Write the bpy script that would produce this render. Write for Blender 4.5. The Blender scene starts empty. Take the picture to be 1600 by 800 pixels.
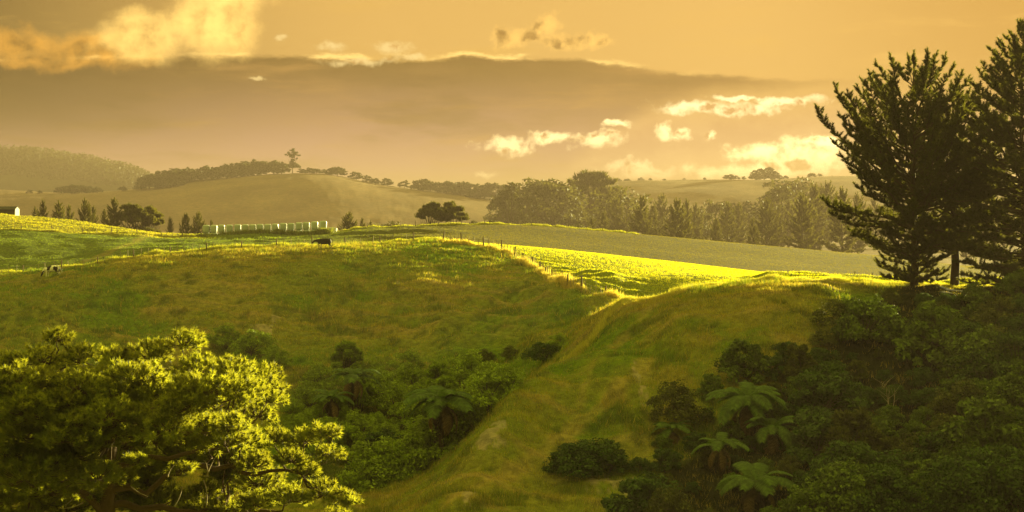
import bpy, math, random
import numpy as np
from mathutils import Vector

random.seed(7)
rng = np.random.default_rng(11)
scene = bpy.context.scene
COL = scene.collection

# ------------------------------------------------------------------ camera
FP = 2462.0          # focal length in photo pixels (1600 wide)
HY = 310.0           # row of the eye-level horizon
cam_d = bpy.data.cameras.new("camera")
cam = bpy.data.objects.new("camera", cam_d); COL.objects.link(cam)
cam.location = (0, 0, 0); cam.rotation_euler = (math.radians(90), 0, 0)
cam_d.sensor_width = 36.0; cam_d.lens = 36.0 * FP / 1600.0
cam_d.shift_y = -(400 - HY) / 1600.0
cam_d.clip_start = 0.5; cam_d.clip_end = 30000
scene.camera = cam

# ------------------------------------------------------------------ light
SUN_AZ, SUN_EL = math.radians(37), math.radians(6.5)
SUN_STRENGTH, SUN_COLOR = 5.0, (1.0, 0.87, 0.33)
SKY_STRENGTH = 0.10
EXPOSURE = 2.5
HAZE_DENSITY, HAZE_G = 0.00029, 0.25
HAZE_TOP = 102.0

sun_dir = Vector((math.sin(SUN_AZ) * math.cos(SUN_EL), math.cos(SUN_AZ) * math.cos(SUN_EL), math.sin(SUN_EL)))
sd = bpy.data.lights.new("sun", 'SUN'); sd.energy = SUN_STRENGTH; sd.color = SUN_COLOR; sd.angle = math.radians(0.5)
sun = bpy.data.objects.new("sun", sd); COL.objects.link(sun)
sun.location = (60, 60, 80); sun.rotation_euler = sun_dir.to_track_quat('Z', 'Y').to_euler()

scene.view_settings.view_transform = 'Standard'
scene.view_settings.look = 'None'
scene.view_settings.exposure = EXPOSURE
scene.view_settings.gamma = 1.0
scene.view_settings.use_curve_mapping = False
scene.render.engine = 'CYCLES'
cy = scene.cycles
cy.use_denoising = True
cy.use_adaptive_sampling = False
cy.max_bounces = 6; cy.diffuse_bounces = 2; cy.glossy_bounces = 1; cy.transmission_bounces = 3
cy.volume_bounces = 0; cy.transparent_max_bounces = 8
cy.sample_clamp_indirect = 3.0

# ---------------- node helper
class G:
    """tiny expression builder over a node tree"""
    def __init__(self, nt): self.nt = nt
    def put(self, sock, v):
        if hasattr(v, 'is_output'): self.nt.links.new(v, sock)
        elif isinstance(v, (tuple, list)):
            sock.default_value = v if len(v) == len(sock.default_value) else (*v, 1)
        else: sock.default_value = v
    def m(self, op, a, b=None, c=None, clamp=False):
        n = self.nt.nodes.new('ShaderNodeMath'); n.operation = op; n.use_clamp = clamp
        for i, v in enumerate((a, b, c)):
            if v is not None: self.put(n.inputs[i], v)
        return n.outputs[0]
    def v(self, op, a, b=None, out=0):
        n = self.nt.nodes.new('ShaderNodeVectorMath'); n.operation = op
        self.put(n.inputs[0], a)
        if b is not None: self.put(n.inputs[1], b)
        return n.outputs[out]
    def xyz(self, x, y, z=0.0):
        n = self.nt.nodes.new('ShaderNodeCombineXYZ')
        for i, v in enumerate((x, y, z)): self.put(n.inputs[i], v)
        return n.outputs[0]
    def sep(self, v):
        n = self.nt.nodes.new('ShaderNodeSeparateXYZ'); self.put(n.inputs[0], v); return n.outputs
    def noise(self, vec, scale, detail=5, rough=0.55, dist=0.0, color=False):
        n = self.nt.nodes.new('ShaderNodeTexNoise'); self.put(n.inputs['Vector'], vec)
        n.inputs['Scale'].default_value = scale; n.inputs['Detail'].default_value = detail
        n.inputs['Roughness'].default_value = rough; n.inputs['Distortion'].default_value = dist
        return n.outputs['Color' if color else 'Fac']
    def step(self, x, a, b):
        n = self.nt.nodes.new('ShaderNodeMapRange'); n.interpolation_type = 'SMOOTHSTEP'
        self.put(n.inputs['Value'], x)
        self.put(n.inputs['From Min'], a); self.put(n.inputs['From Max'], b)
        return n.outputs[0]
    def mix(self, f, a, b, mode='MIX'):
        n = self.nt.nodes.new('ShaderNodeMix'); n.data_type = 'RGBA'; n.blend_type = mode
        self.put(n.inputs[0], f); self.put(n.inputs[6], a); self.put(n.inputs[7], b)
        return n.outputs[2]
    def curve(self, x, pts, lo, hi):
        n = self.nt.nodes.new('ShaderNodeFloatCurve')
        x = self.m('DIVIDE', self.m('SUBTRACT', x, lo), hi - lo, clamp=True)
        self.put(n.inputs['Value'], x)
        c = n.mapping.curves[0]
        ps = [((p - lo) / (hi - lo), q) for p, q in pts]
        c.points[0].location = ps[0]; c.points[-1].location = ps[-1]
        for p in ps[1:-1]: c.points.new(*p)
        n.mapping.update()
        return n.outputs[0]

# ------------------------------------------------------------------ sky
def lin(r, g, b):
    f = lambda c: (c / 255 / 12.92) if c / 255 <= 0.04045 else ((c / 255 + 0.055) / 1.055) ** 2.4
    return (f(r), f(g), f(b))
def sk(r, g, b, k=1.0):                      # radiance wanted from the sky, in Background units
    return tuple(k * c / SKY_STRENGTH / 2 ** EXPOSURE for c in lin(r, g, b)) + (1,)

world = bpy.data.worlds.new("World"); scene.world = world; world.use_nodes = True
wt = world.node_tree; wt.nodes.clear(); g = G(wt)
out = wt.nodes.new('ShaderNodeOutputWorld'); bg = wt.nodes.new('ShaderNodeBackground')
bg.inputs['Strength'].default_value = SKY_STRENGTH
wt.links.new(bg.outputs[0], out.inputs[0])
sky = wt.nodes.new('ShaderNodeTexSky'); sky.sky_type = 'NISHITA'; sky.sun_disc = False
sky.sun_elevation = SUN_EL; sky.sun_rotation = SUN_AZ
sky.air_density = 1.0; sky.dust_density = 4.0; sky.ozone_density = 1.0
tc = wt.nodes.new('ShaderNodeTexCoord')
d = tc.outputs['Generated']
dx, dy, dz = g.sep(d)
az = g.m('ARCTAN2', dx, dy); el = g.m('ARCSINE', dz)
U = g.m('MULTIPLY_ADD', az, FP, 800.0)
V = g.m('MULTIPLY_ADD', el, -FP, HY)
def uv(x, y):
    a = math.atan((x - 800) / FP); e = math.atan((HY - y) / FP * math.cos(a))
    return 800 + FP * a, HY - FP * e
P = g.xyz(U, V)
Ps = g.v('MULTIPLY', P, (1, 1.0, 1))
wc = g.noise(Ps, 0.012, 7, 0.6, color=True)                 # warp
wv = g.v('SUBTRACT', wc, (0.5, 0.5, 0.5))
Pw = g.v('ADD', P, g.v('MULTIPLY', wv, (75, 55, 0)))
Pw2 = g.v('ADD', P, g.v('MULTIPLY', wv, (30, 20, 0)))
Uw, Vw, _ = g.sep(Pw2)

# base air: Nishita sky, warmed to the golden evening of the photograph
bw = wt.nodes.new('ShaderNodeRGBToBW'); wt.links.new(sky.outputs[0], bw.inputs[0])
nish = g.mix(1.0, g.mix(0.75, sky.outputs[0], bw.outputs[0]), (1.0, 0.66, 0.26, 1), 'MULTIPLY')
# golden veil of thin high cloud, darker to the far left and towards the zenith
gold = g.mix(g.step(U, -250, 620), sk(64, 48, 0), sk(228, 178, 92))
gold = g.mix(g.step(U, 1100, 1700), gold, sk(168, 116, 12))
gold = g.mix(g.step(V, 60, -900), gold, sk(128, 98, 46))
cirv = g.noise(g.v('MULTIPLY', Pw2, (0.25, 1.4, 1)), 0.012, 6, 0.6)
gold = g.mix(g.m('MULTIPLY', g.step(cirv, 0.5, 0.75), g.step(V, 250, 60)), gold, sk(232, 180, 84))
base = g.mix(0.97, nish, gold)
zen = g.mix(g.step(g.noise(d, 2.2, 5, 0.6), 0.35, 0.65), sk(215, 200, 80, 0.8), sk(245, 238, 105, 1.75))
behind = g.mix(g.step(dz, 0.15, 0.65), sk(160, 140, 60, 0.35), zen)   # unseen sky at the back and overhead, brightened as added fill light

def field(vec, ell):
    cur = None
    for (x, y, rx, ry) in ell:
        u, v = uv(x, y)
        q = g.v('LENGTH', g.v('MULTIPLY', g.v('SUBTRACT', vec, (u, v, 0)), (1 / rx, 1 / ry, 0)), out=1)
        cur = q if cur is None else g.m('SMOOTH_MIN', cur, q, 0.15)
    return g.m('SUBTRACT', 1.0, cur)

# long dark stratus bank
top = g.m('MULTIPLY', g.curve(U, [(-600, .34), (0, .36), (200, .33), (400, .30), (580, .322), (760, .302), (900, .318),
                              (1020, .37), (1150, .405), (1300, .43), (1700, .46), (2200, .5)], -600, 2200), 300)
top = g.m('ADD', top, -3)
bot = g.m('MULTIPLY', g.curve(U, [(-600, 1), (820, 1), (900, .86), (980, .66), (1060, .56), (1150, .50), (1300, .445), (1400, .43), (2200, .43)], -600, 2200), 300)
fray = g.m('MULTIPLY', g.m('SUBTRACT', g.noise(g.v('MULTIPLY', P, (0.45, 1.3, 1)), 0.035, 8, 0.68), 0.5), 26)
Vf = g.m('ADD', Vw, fray)
a_top = g.step(g.m('SUBTRACT', Vf, top), -2, 9)
a_bot = g.step(g.m('SUBTRACT', bot, Vf), -14, 30)
bankA = g.m('MULTIPLY', a_top, a_bot)
tex = g.noise(g.v('MULTIPLY', Pw, (0.35, 1.2, 1)), 0.02, 5, 0.55)
bank_c = g.mix(g.step(V, 90, 300), sk(126, 92, 36), sk(216, 160, 148))
bank_c = g.mix(g.m('MULTIPLY', g.step(tex, 0.35, 0.8), 0.35), bank_c, sk(176, 130, 70))
st1 = g.noise(g.v('MULTIPLY', Pw2, (0.16, 1.3, 1)), 0.022, 7, 0.62); st2 = g.noise(g.v('MULTIPLY', Pw2, (0.3, 1.6, 1)), 0.012, 5, 0.6)
bank_c = g.mix(g.m('MULTIPLY', g.step(st1, 0.5, 0.72), 0.6), bank_c, sk(206, 152, 78))
bank_c = g.mix(g.m('MULTIPLY', g.step(st2, 0.52, 0.3), 0.6), bank_c, sk(104, 72, 30))
bank_c = g.mix(g.step(U, 1500, 600), sk(176, 128, 62), bank_c)
bank_c = g.mix(g.m('MULTIPLY', g.m('MULTIPLY', g.step(U, 560, -60), g.step(V, 290, 170)), 0.92), bank_c, sk(84, 62, 22))
rimn = g.m('MULTIPLY', g.step(g.noise(g.v('MULTIPLY', P, (0.3, 1, 1)), 0.03, 3, 0.5), 0.42, 0.62), g.step(U, 1150, 850))
rim = g.m('MULTIPLY', g.m('POWER', 2.718, g.m('MULTIPLY', g.m('POWER', g.m('DIVIDE', g.m('SUBTRACT', Vf, g.m('ADD', top, 0.0)), 3.2), 2), -1)), rimn)

# low pale layer over the whole horizon
low = g.m('MULTIPLY', g.step(V, 120, 290), g.step(U, 500, 1000))
ltex = g.noise(g.v('MULTIPLY', Pw, (0.5, 1.1, 1)), 0.018, 7, 0.62)
low_c = g.mix(g.step(ltex, 0.4, 0.68), sk(206, 150, 134), sk(254, 206, 160))

low_c = g.mix(g.m('MULTIPLY', g.step(U, 820, 1250), g.step(V, 190, 285)), low_c, sk(255, 208, 136, 1.5))
col = g.mix(g.m('MULTIPLY', low, 0.85), base, low_c)
col = g.mix(bankA, col, bank_c)
col = g.mix(g.m('MULTIPLY', rim, 0.9), col, sk(255, 212, 120, 1.45))

# cumulus: density from warped ellipses, lit where the cloud thins towards the sun
def cumulus(col, ell, offs, lo, hi, dark, bright, op=1.0, ns=0.03, soft=0.35, bias=0.0, amp=2.7, gain=3.2):
    f0 = field(Pw, ell)
    n0 = g.noise(Pw2, ns * 1.3, 8, 0.66)
    n1 = g.noise(g.v('ADD', Pw2, (offs[0], offs[1], 0)), ns, 6, 0.55)
    n00 = g.noise(Pw2, ns, 6, 0.55)
    dens = g.m('MULTIPLY_ADD', g.m('SUBTRACT', n0, 0.5), amp, f0)
    a = g.m('MULTIPLY', g.step(dens, -0.12, soft + 0.45), op)
    lit = g.m('MULTIPLY_ADD', g.m('SUBTRACT', n00, n1), gain, 0.5 + bias)
    rim = g.step(dens, 0.75, 0.15)
    lit = g.m('MULTIPLY_ADD', rim, 0.35, lit)
    c = g.mix(g.step(lit, lo, hi), dark, bright)
    return g.mix(a, col, c), a
col, _ = cumulus(col, [(60, 92, 150, 20), (30, 70, 95, 26), (150, 78, 110, 30), (-120, 70, 160, 34)], (22, -16), 0.0, 1.0,
                 sk(70, 46, 8), sk(250, 176, 60, 1.25), 0.92, 0.013, 0.35, 0.0, 1.3, 1.8)
col, _ = cumulus(col, [(225, 58, 85, 42), (330, 36, 78, 62), (372, 50, 36, 46), (350, -20, 90, 60)], (30, -14), -0.05, 0.95,
                 sk(140, 92, 22), sk(255, 208, 110, 1.75), 0.97, 0.012, 0.35, 0.10, 1.2, 1.9)
col, _ = cumulus(col, [(800, 58, 62, 17), (848, 42, 30, 22), (930, 62, 26, 16), (885, 66, 50, 16)], (26, -10), 0.0, 0.95,
                 sk(150, 102, 34), sk(250, 196, 100, 1.35), 0.85, 0.022, 0.5, 0.05)
col, _ = cumulus(col, [(612, 80, 30, 15), (522, 78, 32, 10), (640, 92, 40, 8), (560, 101, 60, 6), (400, 126, 22, 4), (445, 58, 8, 7)], (20, -12), 0.0, 0.6,
                 sk(226, 170, 92), sk(255, 222, 146, 1.15), 0.75, 0.03, 0.5, 0.15)
col, _ = cumulus(col, [(1130, 168, 125, 11), (1230, 157, 62, 9), (1060, 172, 45, 10), (1160, 152, 60, 5)], (10, -22), 0.1, 0.7,
                 sk(226, 166, 96), sk(255, 232, 170, 1.9), 0.95, 0.024, 0.3, 0.1)
col, _ = cumulus(col, [(785, 234, 44, 17), (852, 214, 34, 13), (928, 222, 46, 17), (956, 198, 22, 8), (1035, 205, 18, 12), (1068, 210, 18, 9), (1108, 207, 12, 8),
                       (1000, 266, 60, 14), (758, 276, 12, 7)], (16, -16), 0.1, 0.75,
                 sk(220, 160, 96), sk(255, 226, 160, 2.5), 0.9, 0.03, 0.35, 0.15)
col, _ = cumulus(col, [(1190, 240, 60, 22), (1255, 250, 62, 36), (1180, 268, 130, 20), (1275, 222, 40, 9)], (14, -18), 0.1, 0.75,
                 sk(236, 176, 96), sk(255, 232, 160, 3.4), 0.95, 0.02, 0.4, 0.25)
# behind the camera and overhead the sky is replaced by the added fill
col = g.mix(g.m('MAXIMUM', g.step(dy, 0.45, 0.0), g.step(dz, 0.25, 0.6)), col, behind)
wt.links.new(col, bg.inputs['Color'])
world.cycles.sampling_method = 'MANUAL'; world.cycles.sample_map_resolution = 512

# ------------------------------------------------------------------ object helpers
def tag(o, label=None, cat=None, group=None, kind=None):
    if label: o['label'] = label
    if cat: o['category'] = cat
    if group: o['group'] = group
    if kind: o['kind'] = kind
    return o
def link(o, parent=None):
    COL.objects.link(o)
    if parent is not None: o.parent = parent
    return o
def empty(name, loc, rz=0.0, sc=1.0):
    o = bpy.data.objects.new(name, None); o.location = loc; o.rotation_euler = (0, 0, rz)
    o.scale = (sc,) * 3 if not isinstance(sc, tuple) else sc
    o.empty_display_size = 0.3
    return link(o)
def mesh_tris(name, V, n=3, mat=None, col=None, smooth=False):
    """V: (M*n,3) loose polygons of n corners"""
    V = np.asarray(V, np.float32).reshape(-1, 3); M = len(V) // n
    me = bpy.data.meshes.new(name)
    me.vertices.add(len(V)); me.vertices.foreach_set('co', V.ravel())
    me.loops.add(len(V)); me.loops.foreach_set('vertex_index', np.arange(len(V), dtype=np.int32))
    me.polygons.add(M); me.polygons.foreach_set('loop_start', (np.arange(M) * n).astype(np.int32))
    if smooth: me.polygons.foreach_set('use_smooth', np.ones(M, bool))
    me.update(calc_edges=True)
    if col is not None: vcol(me, col)
    if mat: me.materials.append(mat)
    return me
def vcol(me, col):
    at = me.color_attributes.new('tint', 'FLOAT_COLOR', 'POINT')
    c = np.ones((len(me.vertices), 4), np.float32); c[:, :col.shape[1]] = col
    at.data.foreach_set('color', c.ravel())
def mesh_idx(name, V, F, mat=None, smooth=True):
    me = bpy.data.meshes.new(name)
    V = np.asarray(V, np.float32); 
    me.from_pydata(V.tolist(), [], [list(map(int, f)) for f in F]); 
    if smooth: me.polygons.foreach_set('use_smooth', np.ones(len(me.polygons), bool))
    me.update()
    if mat: me.materials.append(mat)
    return me
def mob(name, me, parent=None, loc=None):
    o = bpy.data.objects.new(name, me)
    if loc is not None: o.location = loc
    return link(o, parent)
def copy_tree(o, parent=None):
    c = o.copy(); COL.objects.link(c); c.parent = parent
    for ch in list(o.children): copy_tree(ch, c)
    return c
def nrm(a): return a / np.maximum(np.linalg.norm(a, axis=-1, keepdims=True), 1e-9)
def runit(n): return nrm(rng.normal(size=(n, 3)))

class MB:
    """collects tubes, boxes into one mesh"""
    def __init__(self): self.V = []; self.F = []
    def tube(self, pts, rad, sides=6, cap=True):
        pts = np.asarray(pts, float); n = len(pts); base = len(self.V)
        T = nrm(np.gradient(pts, axis=0)); up = np.array([0.13, 0.31, 0.94])
        for i in range(n):
            a = np.cross(T[i], up)
            if np.linalg.norm(a) < 0.15: a = np.cross(T[i], (1, 0, 0))
            a = a / np.linalg.norm(a); b = np.cross(T[i], a); r = rad[i] if hasattr(rad, '__len__') else rad
            for k in range(sides):
                t = 2 * math.pi * k / sides
                self.V.append(pts[i] + r * (math.cos(t) * a + math.sin(t) * b))
        for i in range(n - 1):
            for k in range(sides):
                k2 = (k + 1) % sides
                self.F.append((base + i * sides + k, base + i * sides + k2, base + (i + 1) * sides + k2, base + (i + 1) * sides + k))
        if cap:
            self.F.append(tuple(base + k for k in range(sides))[::-1])
            self.F.append(tuple(base + (n - 1) * sides + k for k in range(sides)))
    def box(self, c, s, rz=0.0):
        b = len(self.V); cs, sn = math.cos(rz), math.sin(rz)
        for z in (-1, 1):
            for x, y in ((-1, -1), (1, -1), (1, 1), (-1, 1)):
                X, Y = x * s[0] / 2, y * s[1] / 2
                self.V.append(np.array([c[0] + cs * X - sn * Y, c[1] + sn * X + cs * Y, c[2] + z * s[2] / 2]))
        for f in ((3, 2, 1, 0), (4, 5, 6, 7), (0, 1, 5, 4), (1, 2, 6, 5), (2, 3, 7, 6), (3, 0, 4, 7)):
            self.F.append(tuple(b + i for i in f))
    def me(self, name, mat, smooth=True): return mesh_idx(name, self.V, self.F, mat, smooth)

# ------------------------------------------------------------------ noise for numpy
_perm = rng.random((256, 256))
def vnoise(x, y):
    xi = np.floor(x).astype(int); yi = np.floor(y).astype(int); fx = x - xi; fy = y - yi
    fx = fx * fx * (3 - 2 * fx); fy = fy * fy * (3 - 2 * fy)
    a = _perm[xi & 255, yi & 255]; b = _perm[(xi + 1) & 255, yi & 255]
    c = _perm[xi & 255, (yi + 1) & 255]; e = _perm[(xi + 1) & 255, (yi + 1) & 255]
    return (a * (1 - fx) + b * fx) * (1 - fy) + (c * (1 - fx) + e * fx) * fy
def fbm(x, y, s, oct=4, gain=0.5, seed=0.0):
    t = 0; amp = 1; tot = 0
    for i in range(oct):
        t = t + amp * vnoise(x / s + seed * 17.3 + i * 31.7, y / s + seed * 9.1 + i * 11.9); tot += amp; amp *= gain; s /= 2.03
    return t / tot

# ------------------------------------------------------------------ terrain
# Every feature line of the land (foot, spur, rim, gully, crest ...) is a polyline over bearing x: depth and row
XS = [-700, -400, 0, 200, 400, 600, 700, 800, 900, 1000, 1100, 1200, 1300, 1400, 1600, 2000, 2500]
LN = [
 [(3, 1705)] * 17,
 [(25, 1196)] * 17,
 [(50, 1150), (50, 1150), (50, 1150), (50, 1150), (52, 1120), (55, 1080), (60, 1040), (66, 1000), (72, 960), (76, 940), (76, 930), (72, 930), (70, 930), (70, 930), (68, 930), (60, 900), (50, 800)],
 [(62, 1010), (62, 1010), (62, 1010), (64, 1000), (66, 990), (72, 950), (83, 845), (94, 770), (104, 700), (106, 655), (108, 640), (106, 640), (104, 650), (102, 660), (100, 650), (90, 600), (80, 560)],
 [(78, 890), (78, 890), (80, 880), (82, 870), (85, 860), (88, 850), (95, 765), (110, 640), (131, 556), (140, 480), (134, 447), (131, 444), (129, 449), (128, 454), (126, 455), (120, 420), (120, 380)],
 [(112, 700), (112, 700), (112, 700), (112, 720), (114, 745), (118, 770), (122, 740), (130, 640), (152, 508), (158, 492), (156, 462), (149, 444), (149, 443), (150, 448), (150, 458), (150, 430), (150, 380)],
 [(160, 545), (160, 545), (162, 540), (164, 535), (166, 530), (166, 525), (166, 520), (168, 495), (177, 444), (181, 431), (183, 426), (184, 434), (185, 439), (185, 446), (185, 457), (185, 440), (185, 380)],
 [(200, 450), (200, 440), (200, 430), (205, 405), (209, 388), (212, 381), (214, 377), (218, 384), (220, 393), (222, 404), (224, 415), (225, 427), (225, 436), (225, 440), (225, 450), (225, 440), (225, 380)],
 [(228, 450), (228, 444), (230, 436), (234, 412), (238, 395), (243, 389), (243, 386), (246, 391), (247, 399), (247, 409), (248, 419), (250, 429), (252, 434), (252, 438), (252, 450), (252, 430), (252, 380)],
 [(298, 356), (298, 354), (300, 355), (302, 369), (290, 378), (290, 371), (290, 366), (290, 371), (290, 378), (290, 388), (290, 398), (290, 408), (290, 417), (290, 422), (290, 438), (290, 420), (290, 380)],
 [(340, 330), (340, 330), (340, 334), (338, 357), (330, 364), (335, 357), (340, 352), (345, 351), (345, 357), (345, 366), (345, 375), (345, 384), (345, 393), (345, 402), (345, 429), (345, 410), (345, 380)],
 [(430, 395)] * 8 + [(430, 400)] * 3 + [(430, 415)] * 4 + [(430, 400)] * 2,
 [(950, 385)] * 17,
 [(1250, 362)] * 6 + [(1250, 368)] * 11,
 [(1650, 300), (1650, 299), (1650, 297), (1650, 297), (1600, 273), (1600, 291), (1650, 299), (1800, 306), (1900, 290), (1900, 282), (1900, 282), (1900, 279), (1900, 275), (1900, 276), (1900, 280), (1900, 290), (1900, 300)],
 [(2150, 345)] * 17,
 [(2600, 225), (2600, 225), (2600, 233), (2600, 262), (2600, 325), (2600, 335), (2600, 335)] + [(2600, 335)] * 10,
 [(4200, 330)] * 17,
 [(13000, 315)] * 17,
]
# extra refinement of the crests read off the photograph
EXTRA = {
 7: [(50, 425), (100, 419), (150, 413), (250, 399), (300, 395), (350, 391), (450, 385), (500, 384), (550, 383), (650, 378), (730, 378), (760, 381), (850, 388), (950, 398), (1050, 409), (1150, 421), (1250, 432)],
 10: [(100, 344), (150, 351), (250, 365), (300, 368), (350, 367), (450, 366), (500, 364), (530, 361), (560, 357), (650, 353), (750, 351), (850, 353), (950, 362)],
 4: [(850, 592), (950, 490), (1020, 472), (1050, 458), (1080, 449), (1150, 444), (1250, 446), (1350, 452)],
 14: [(50, 300), (100, 302), (150, 300), (250, 292), (300, 281), (350, 276), (450, 270), (500, 271), (540, 277), (570, 286), (650, 297), (750, 303)],
 16: [(50, 237), (100, 244), (150, 252), (225, 272), (250, 285), (280, 300), (300, 308)],
}
gx = np.arange(-700, 2501, 10.0)
K = len(LN); LD = np.zeros((K, len(gx))); LY = np.zeros((K, len(gx)))
def gsm(a, s):
    k = np.exp(-0.5 * (np.arange(-4 * s, 4 * s + 1) / s) ** 2); k /= k.sum()
    return np.convolve(np.pad(a, 4 * s, mode='edge'), k, 'valid')
for k in range(K):
    LD[k] = gsm(np.interp(gx, XS, np.log([p[0] for p in LN[k]])), 5)
    ps = [(x, p[1]) for x, p in zip(XS, LN[k])] + EXTRA.get(k, [])
    ps.sort(); LY[k] = gsm(np.interp(gx, [p[0] for p in ps], [p[1] for p in ps]), 2 if k in EXTRA else 5)

def pchip_cols(xp, ld):
    """row of the land for arrays of bearing px and log depth"""
    A = np.array([np.interp(xp, gx, LD[k]) for k in range(K)]); B = np.array([np.interp(xp, gx, LY[k]) for k in range(K)])
    h = np.diff(A, axis=0); dl = np.diff(B, axis=0) / h
    m = np.zeros_like(A)
    w1 = 2 * h[1:] + h[:-1]; w2 = h[1:] + 2 * h[:-1]
    same = dl[:-1] * dl[1:] > 0
    with np.errstate(all='ignore'):
        hm = (w1 + w2) / (w1 / dl[:-1] + w2 / dl[1:])
    m[1:-1] = np.where(same, hm, 0); m[0] = dl[0]; m[-1] = dl[-1]
    idx = np.clip((A <= ld).sum(0) - 1, 0, K - 2); ar = np.arange(len(xp))
    x0 = A[idx, ar]; hh = h[idx, ar]; t = np.clip((ld - x0) / hh, 0, 1)
    y0, y1, m0, m1 = B[idx, ar], B[idx + 1, ar], m[idx, ar], m[idx + 1, ar]
    return ((2 * t**3 - 3 * t**2 + 1) * y0 + (t**3 - 2 * t**2 + t) * hh * m0 + (-2 * t**3 + 3 * t**2) * y1 + (t**3 - t**2) * hh * m1)
def bearing(X, Y):
    r = np.hypot(X, Y); a = np.clip(np.arctan2(X, Y), -math.radians(30), math.radians(34))
    return 800 + FP * np.tan(a), np.maximum(r * np.cos(a), 3.0)
def bump(X, Y, dep):
    b = (fbm(X, Y, 9, 4, 0.5, 1) - 0.5) * 2.3 * np.clip((dep - 60) / 60, 0.4, 1)
    # sheep tracks: low terraces that follow the contour of the steep faces
    near = np.clip((dep - 60) / 20, 0, 1) * np.clip((230 - dep) / 25, 0, 1)
    face = np.clip((dep - 95) / 20, 0, 1) * np.clip((200 - dep) / 14, 0, 1)
    b += face * (0.5 - 2 * np.abs(fbm(X + 0.35 * Y, Y * 0.38, 13, 3, 0.5, 21) - 0.5)) * 2.6
    b += near * 0.19 * np.sin((Y + 0.35 * X + 5 * fbm(X, Y, 14, 2, 0.5, 3)) * 1.7)
    b += near * (fbm(X, Y, 2.4, 3, 0.55, 4) - 0.5) * 0.85
    crest = np.clip(1 - np.abs(dep - 208) / 30, 0, 1) ** 0.6
    xp = 800 + FP * np.tan(np.clip(np.arctan2(X, Y), -1, 1))
    pad = np.clip((xp - np.interp(dep, [176, 181, 192, 206, 213], [985, 945, 880, 800, 692])) / 50, 0, 1) * np.clip((dep - 146) / 10, 0, 1)
    rimz = np.clip((xp - 960) / 100, 0, 1) * np.clip(1.4 - np.abs(dep - 134) / 12, 0, 1)
    b *= (1 - 0.93 * pad) * (1 - 0.6 * rimz)
    b *= (1 - 0.75 * crest) * (1 - 0.4 * np.clip((dep - 200) / 20, 0, 1))
    far = np.clip((dep - 500) / 500, 0, 1)
    return b + far * (fbm(X, Y, 90, 3, 0.5, 5) - 0.5) * 5
def height(X, Y):
    X = np.atleast_1d(np.asarray(X, float)); Y = np.atleast_1d(np.asarray(Y, float))
    sh = X.shape; X = X.ravel(); Y = Y.ravel()
    xp, dep = bearing(X, Y)
    y = pchip_cols(xp, np.log(dep))
    return ((HY - y) / FP * dep + bump(X, Y, dep)).reshape(sh)
def hz(x, y): return float(height([x], [y])[0])
def at(px, dep):                 # world point on the land at a bearing and depth
    X = (px - 800) / FP * dep
    return Vector((X, dep, hz(X, dep)))
def pz(py, dep): return (HY - py) / FP * dep
def find_depth(px, py, lo, hi):  # where the land shows at that row between two depths (first crossing)
    ds = np.linspace(lo, hi, 300); X = (px - 800) / FP * ds
    rows = HY - FP * height(X, ds) / ds
    best = np.argmax(rows <= py) if (rows <= py).any() else np.argmin(np.abs(rows - py))
    return float(ds[best])

# ------------------------------------------------------------------ materials
def new_mat(name):
    m = bpy.data.materials.new(name); m.use_nodes = True; nt = m.node_tree; nt.nodes.clear()
    o = nt.nodes.new('ShaderNodeOutputMaterial'); return m, nt, G(nt), o
def tint_node(nt):
    a = nt.nodes.new('ShaderNodeVertexColor'); a.layer_name = 'tint'; return a.outputs[0]
def principled(nt, col, rough=0.9, spec=0.1):
    p = nt.nodes.new('ShaderNodeBsdfPrincipled'); p.inputs['Roughness'].default_value = rough
    p.inputs['Specular IOR Level'].default_value = spec
    if hasattr(col, 'is_output'): nt.links.new(col, p.inputs['Base Color'])
    else: p.inputs['Base Color'].default_value = (*col, 1)
    return p
def plain(name, col, rough=0.8, var=0.25, scale=4.0, spec=0.15):
    m, nt, g, o = new_mat(name)
    t = nt.nodes.new('ShaderNodeTexCoord')
    n = g.noise(t.outputs['Object'], scale, 5, 0.6)
    c = g.mix(n, tuple(c * (1 - var) for c in col) + (1,), tuple(min(1, c * (1 + var)) for c in col) + (1,))
    p = principled(nt, c, rough, spec); nt.links.new(p.outputs[0], o.inputs[0]); return m
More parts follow.
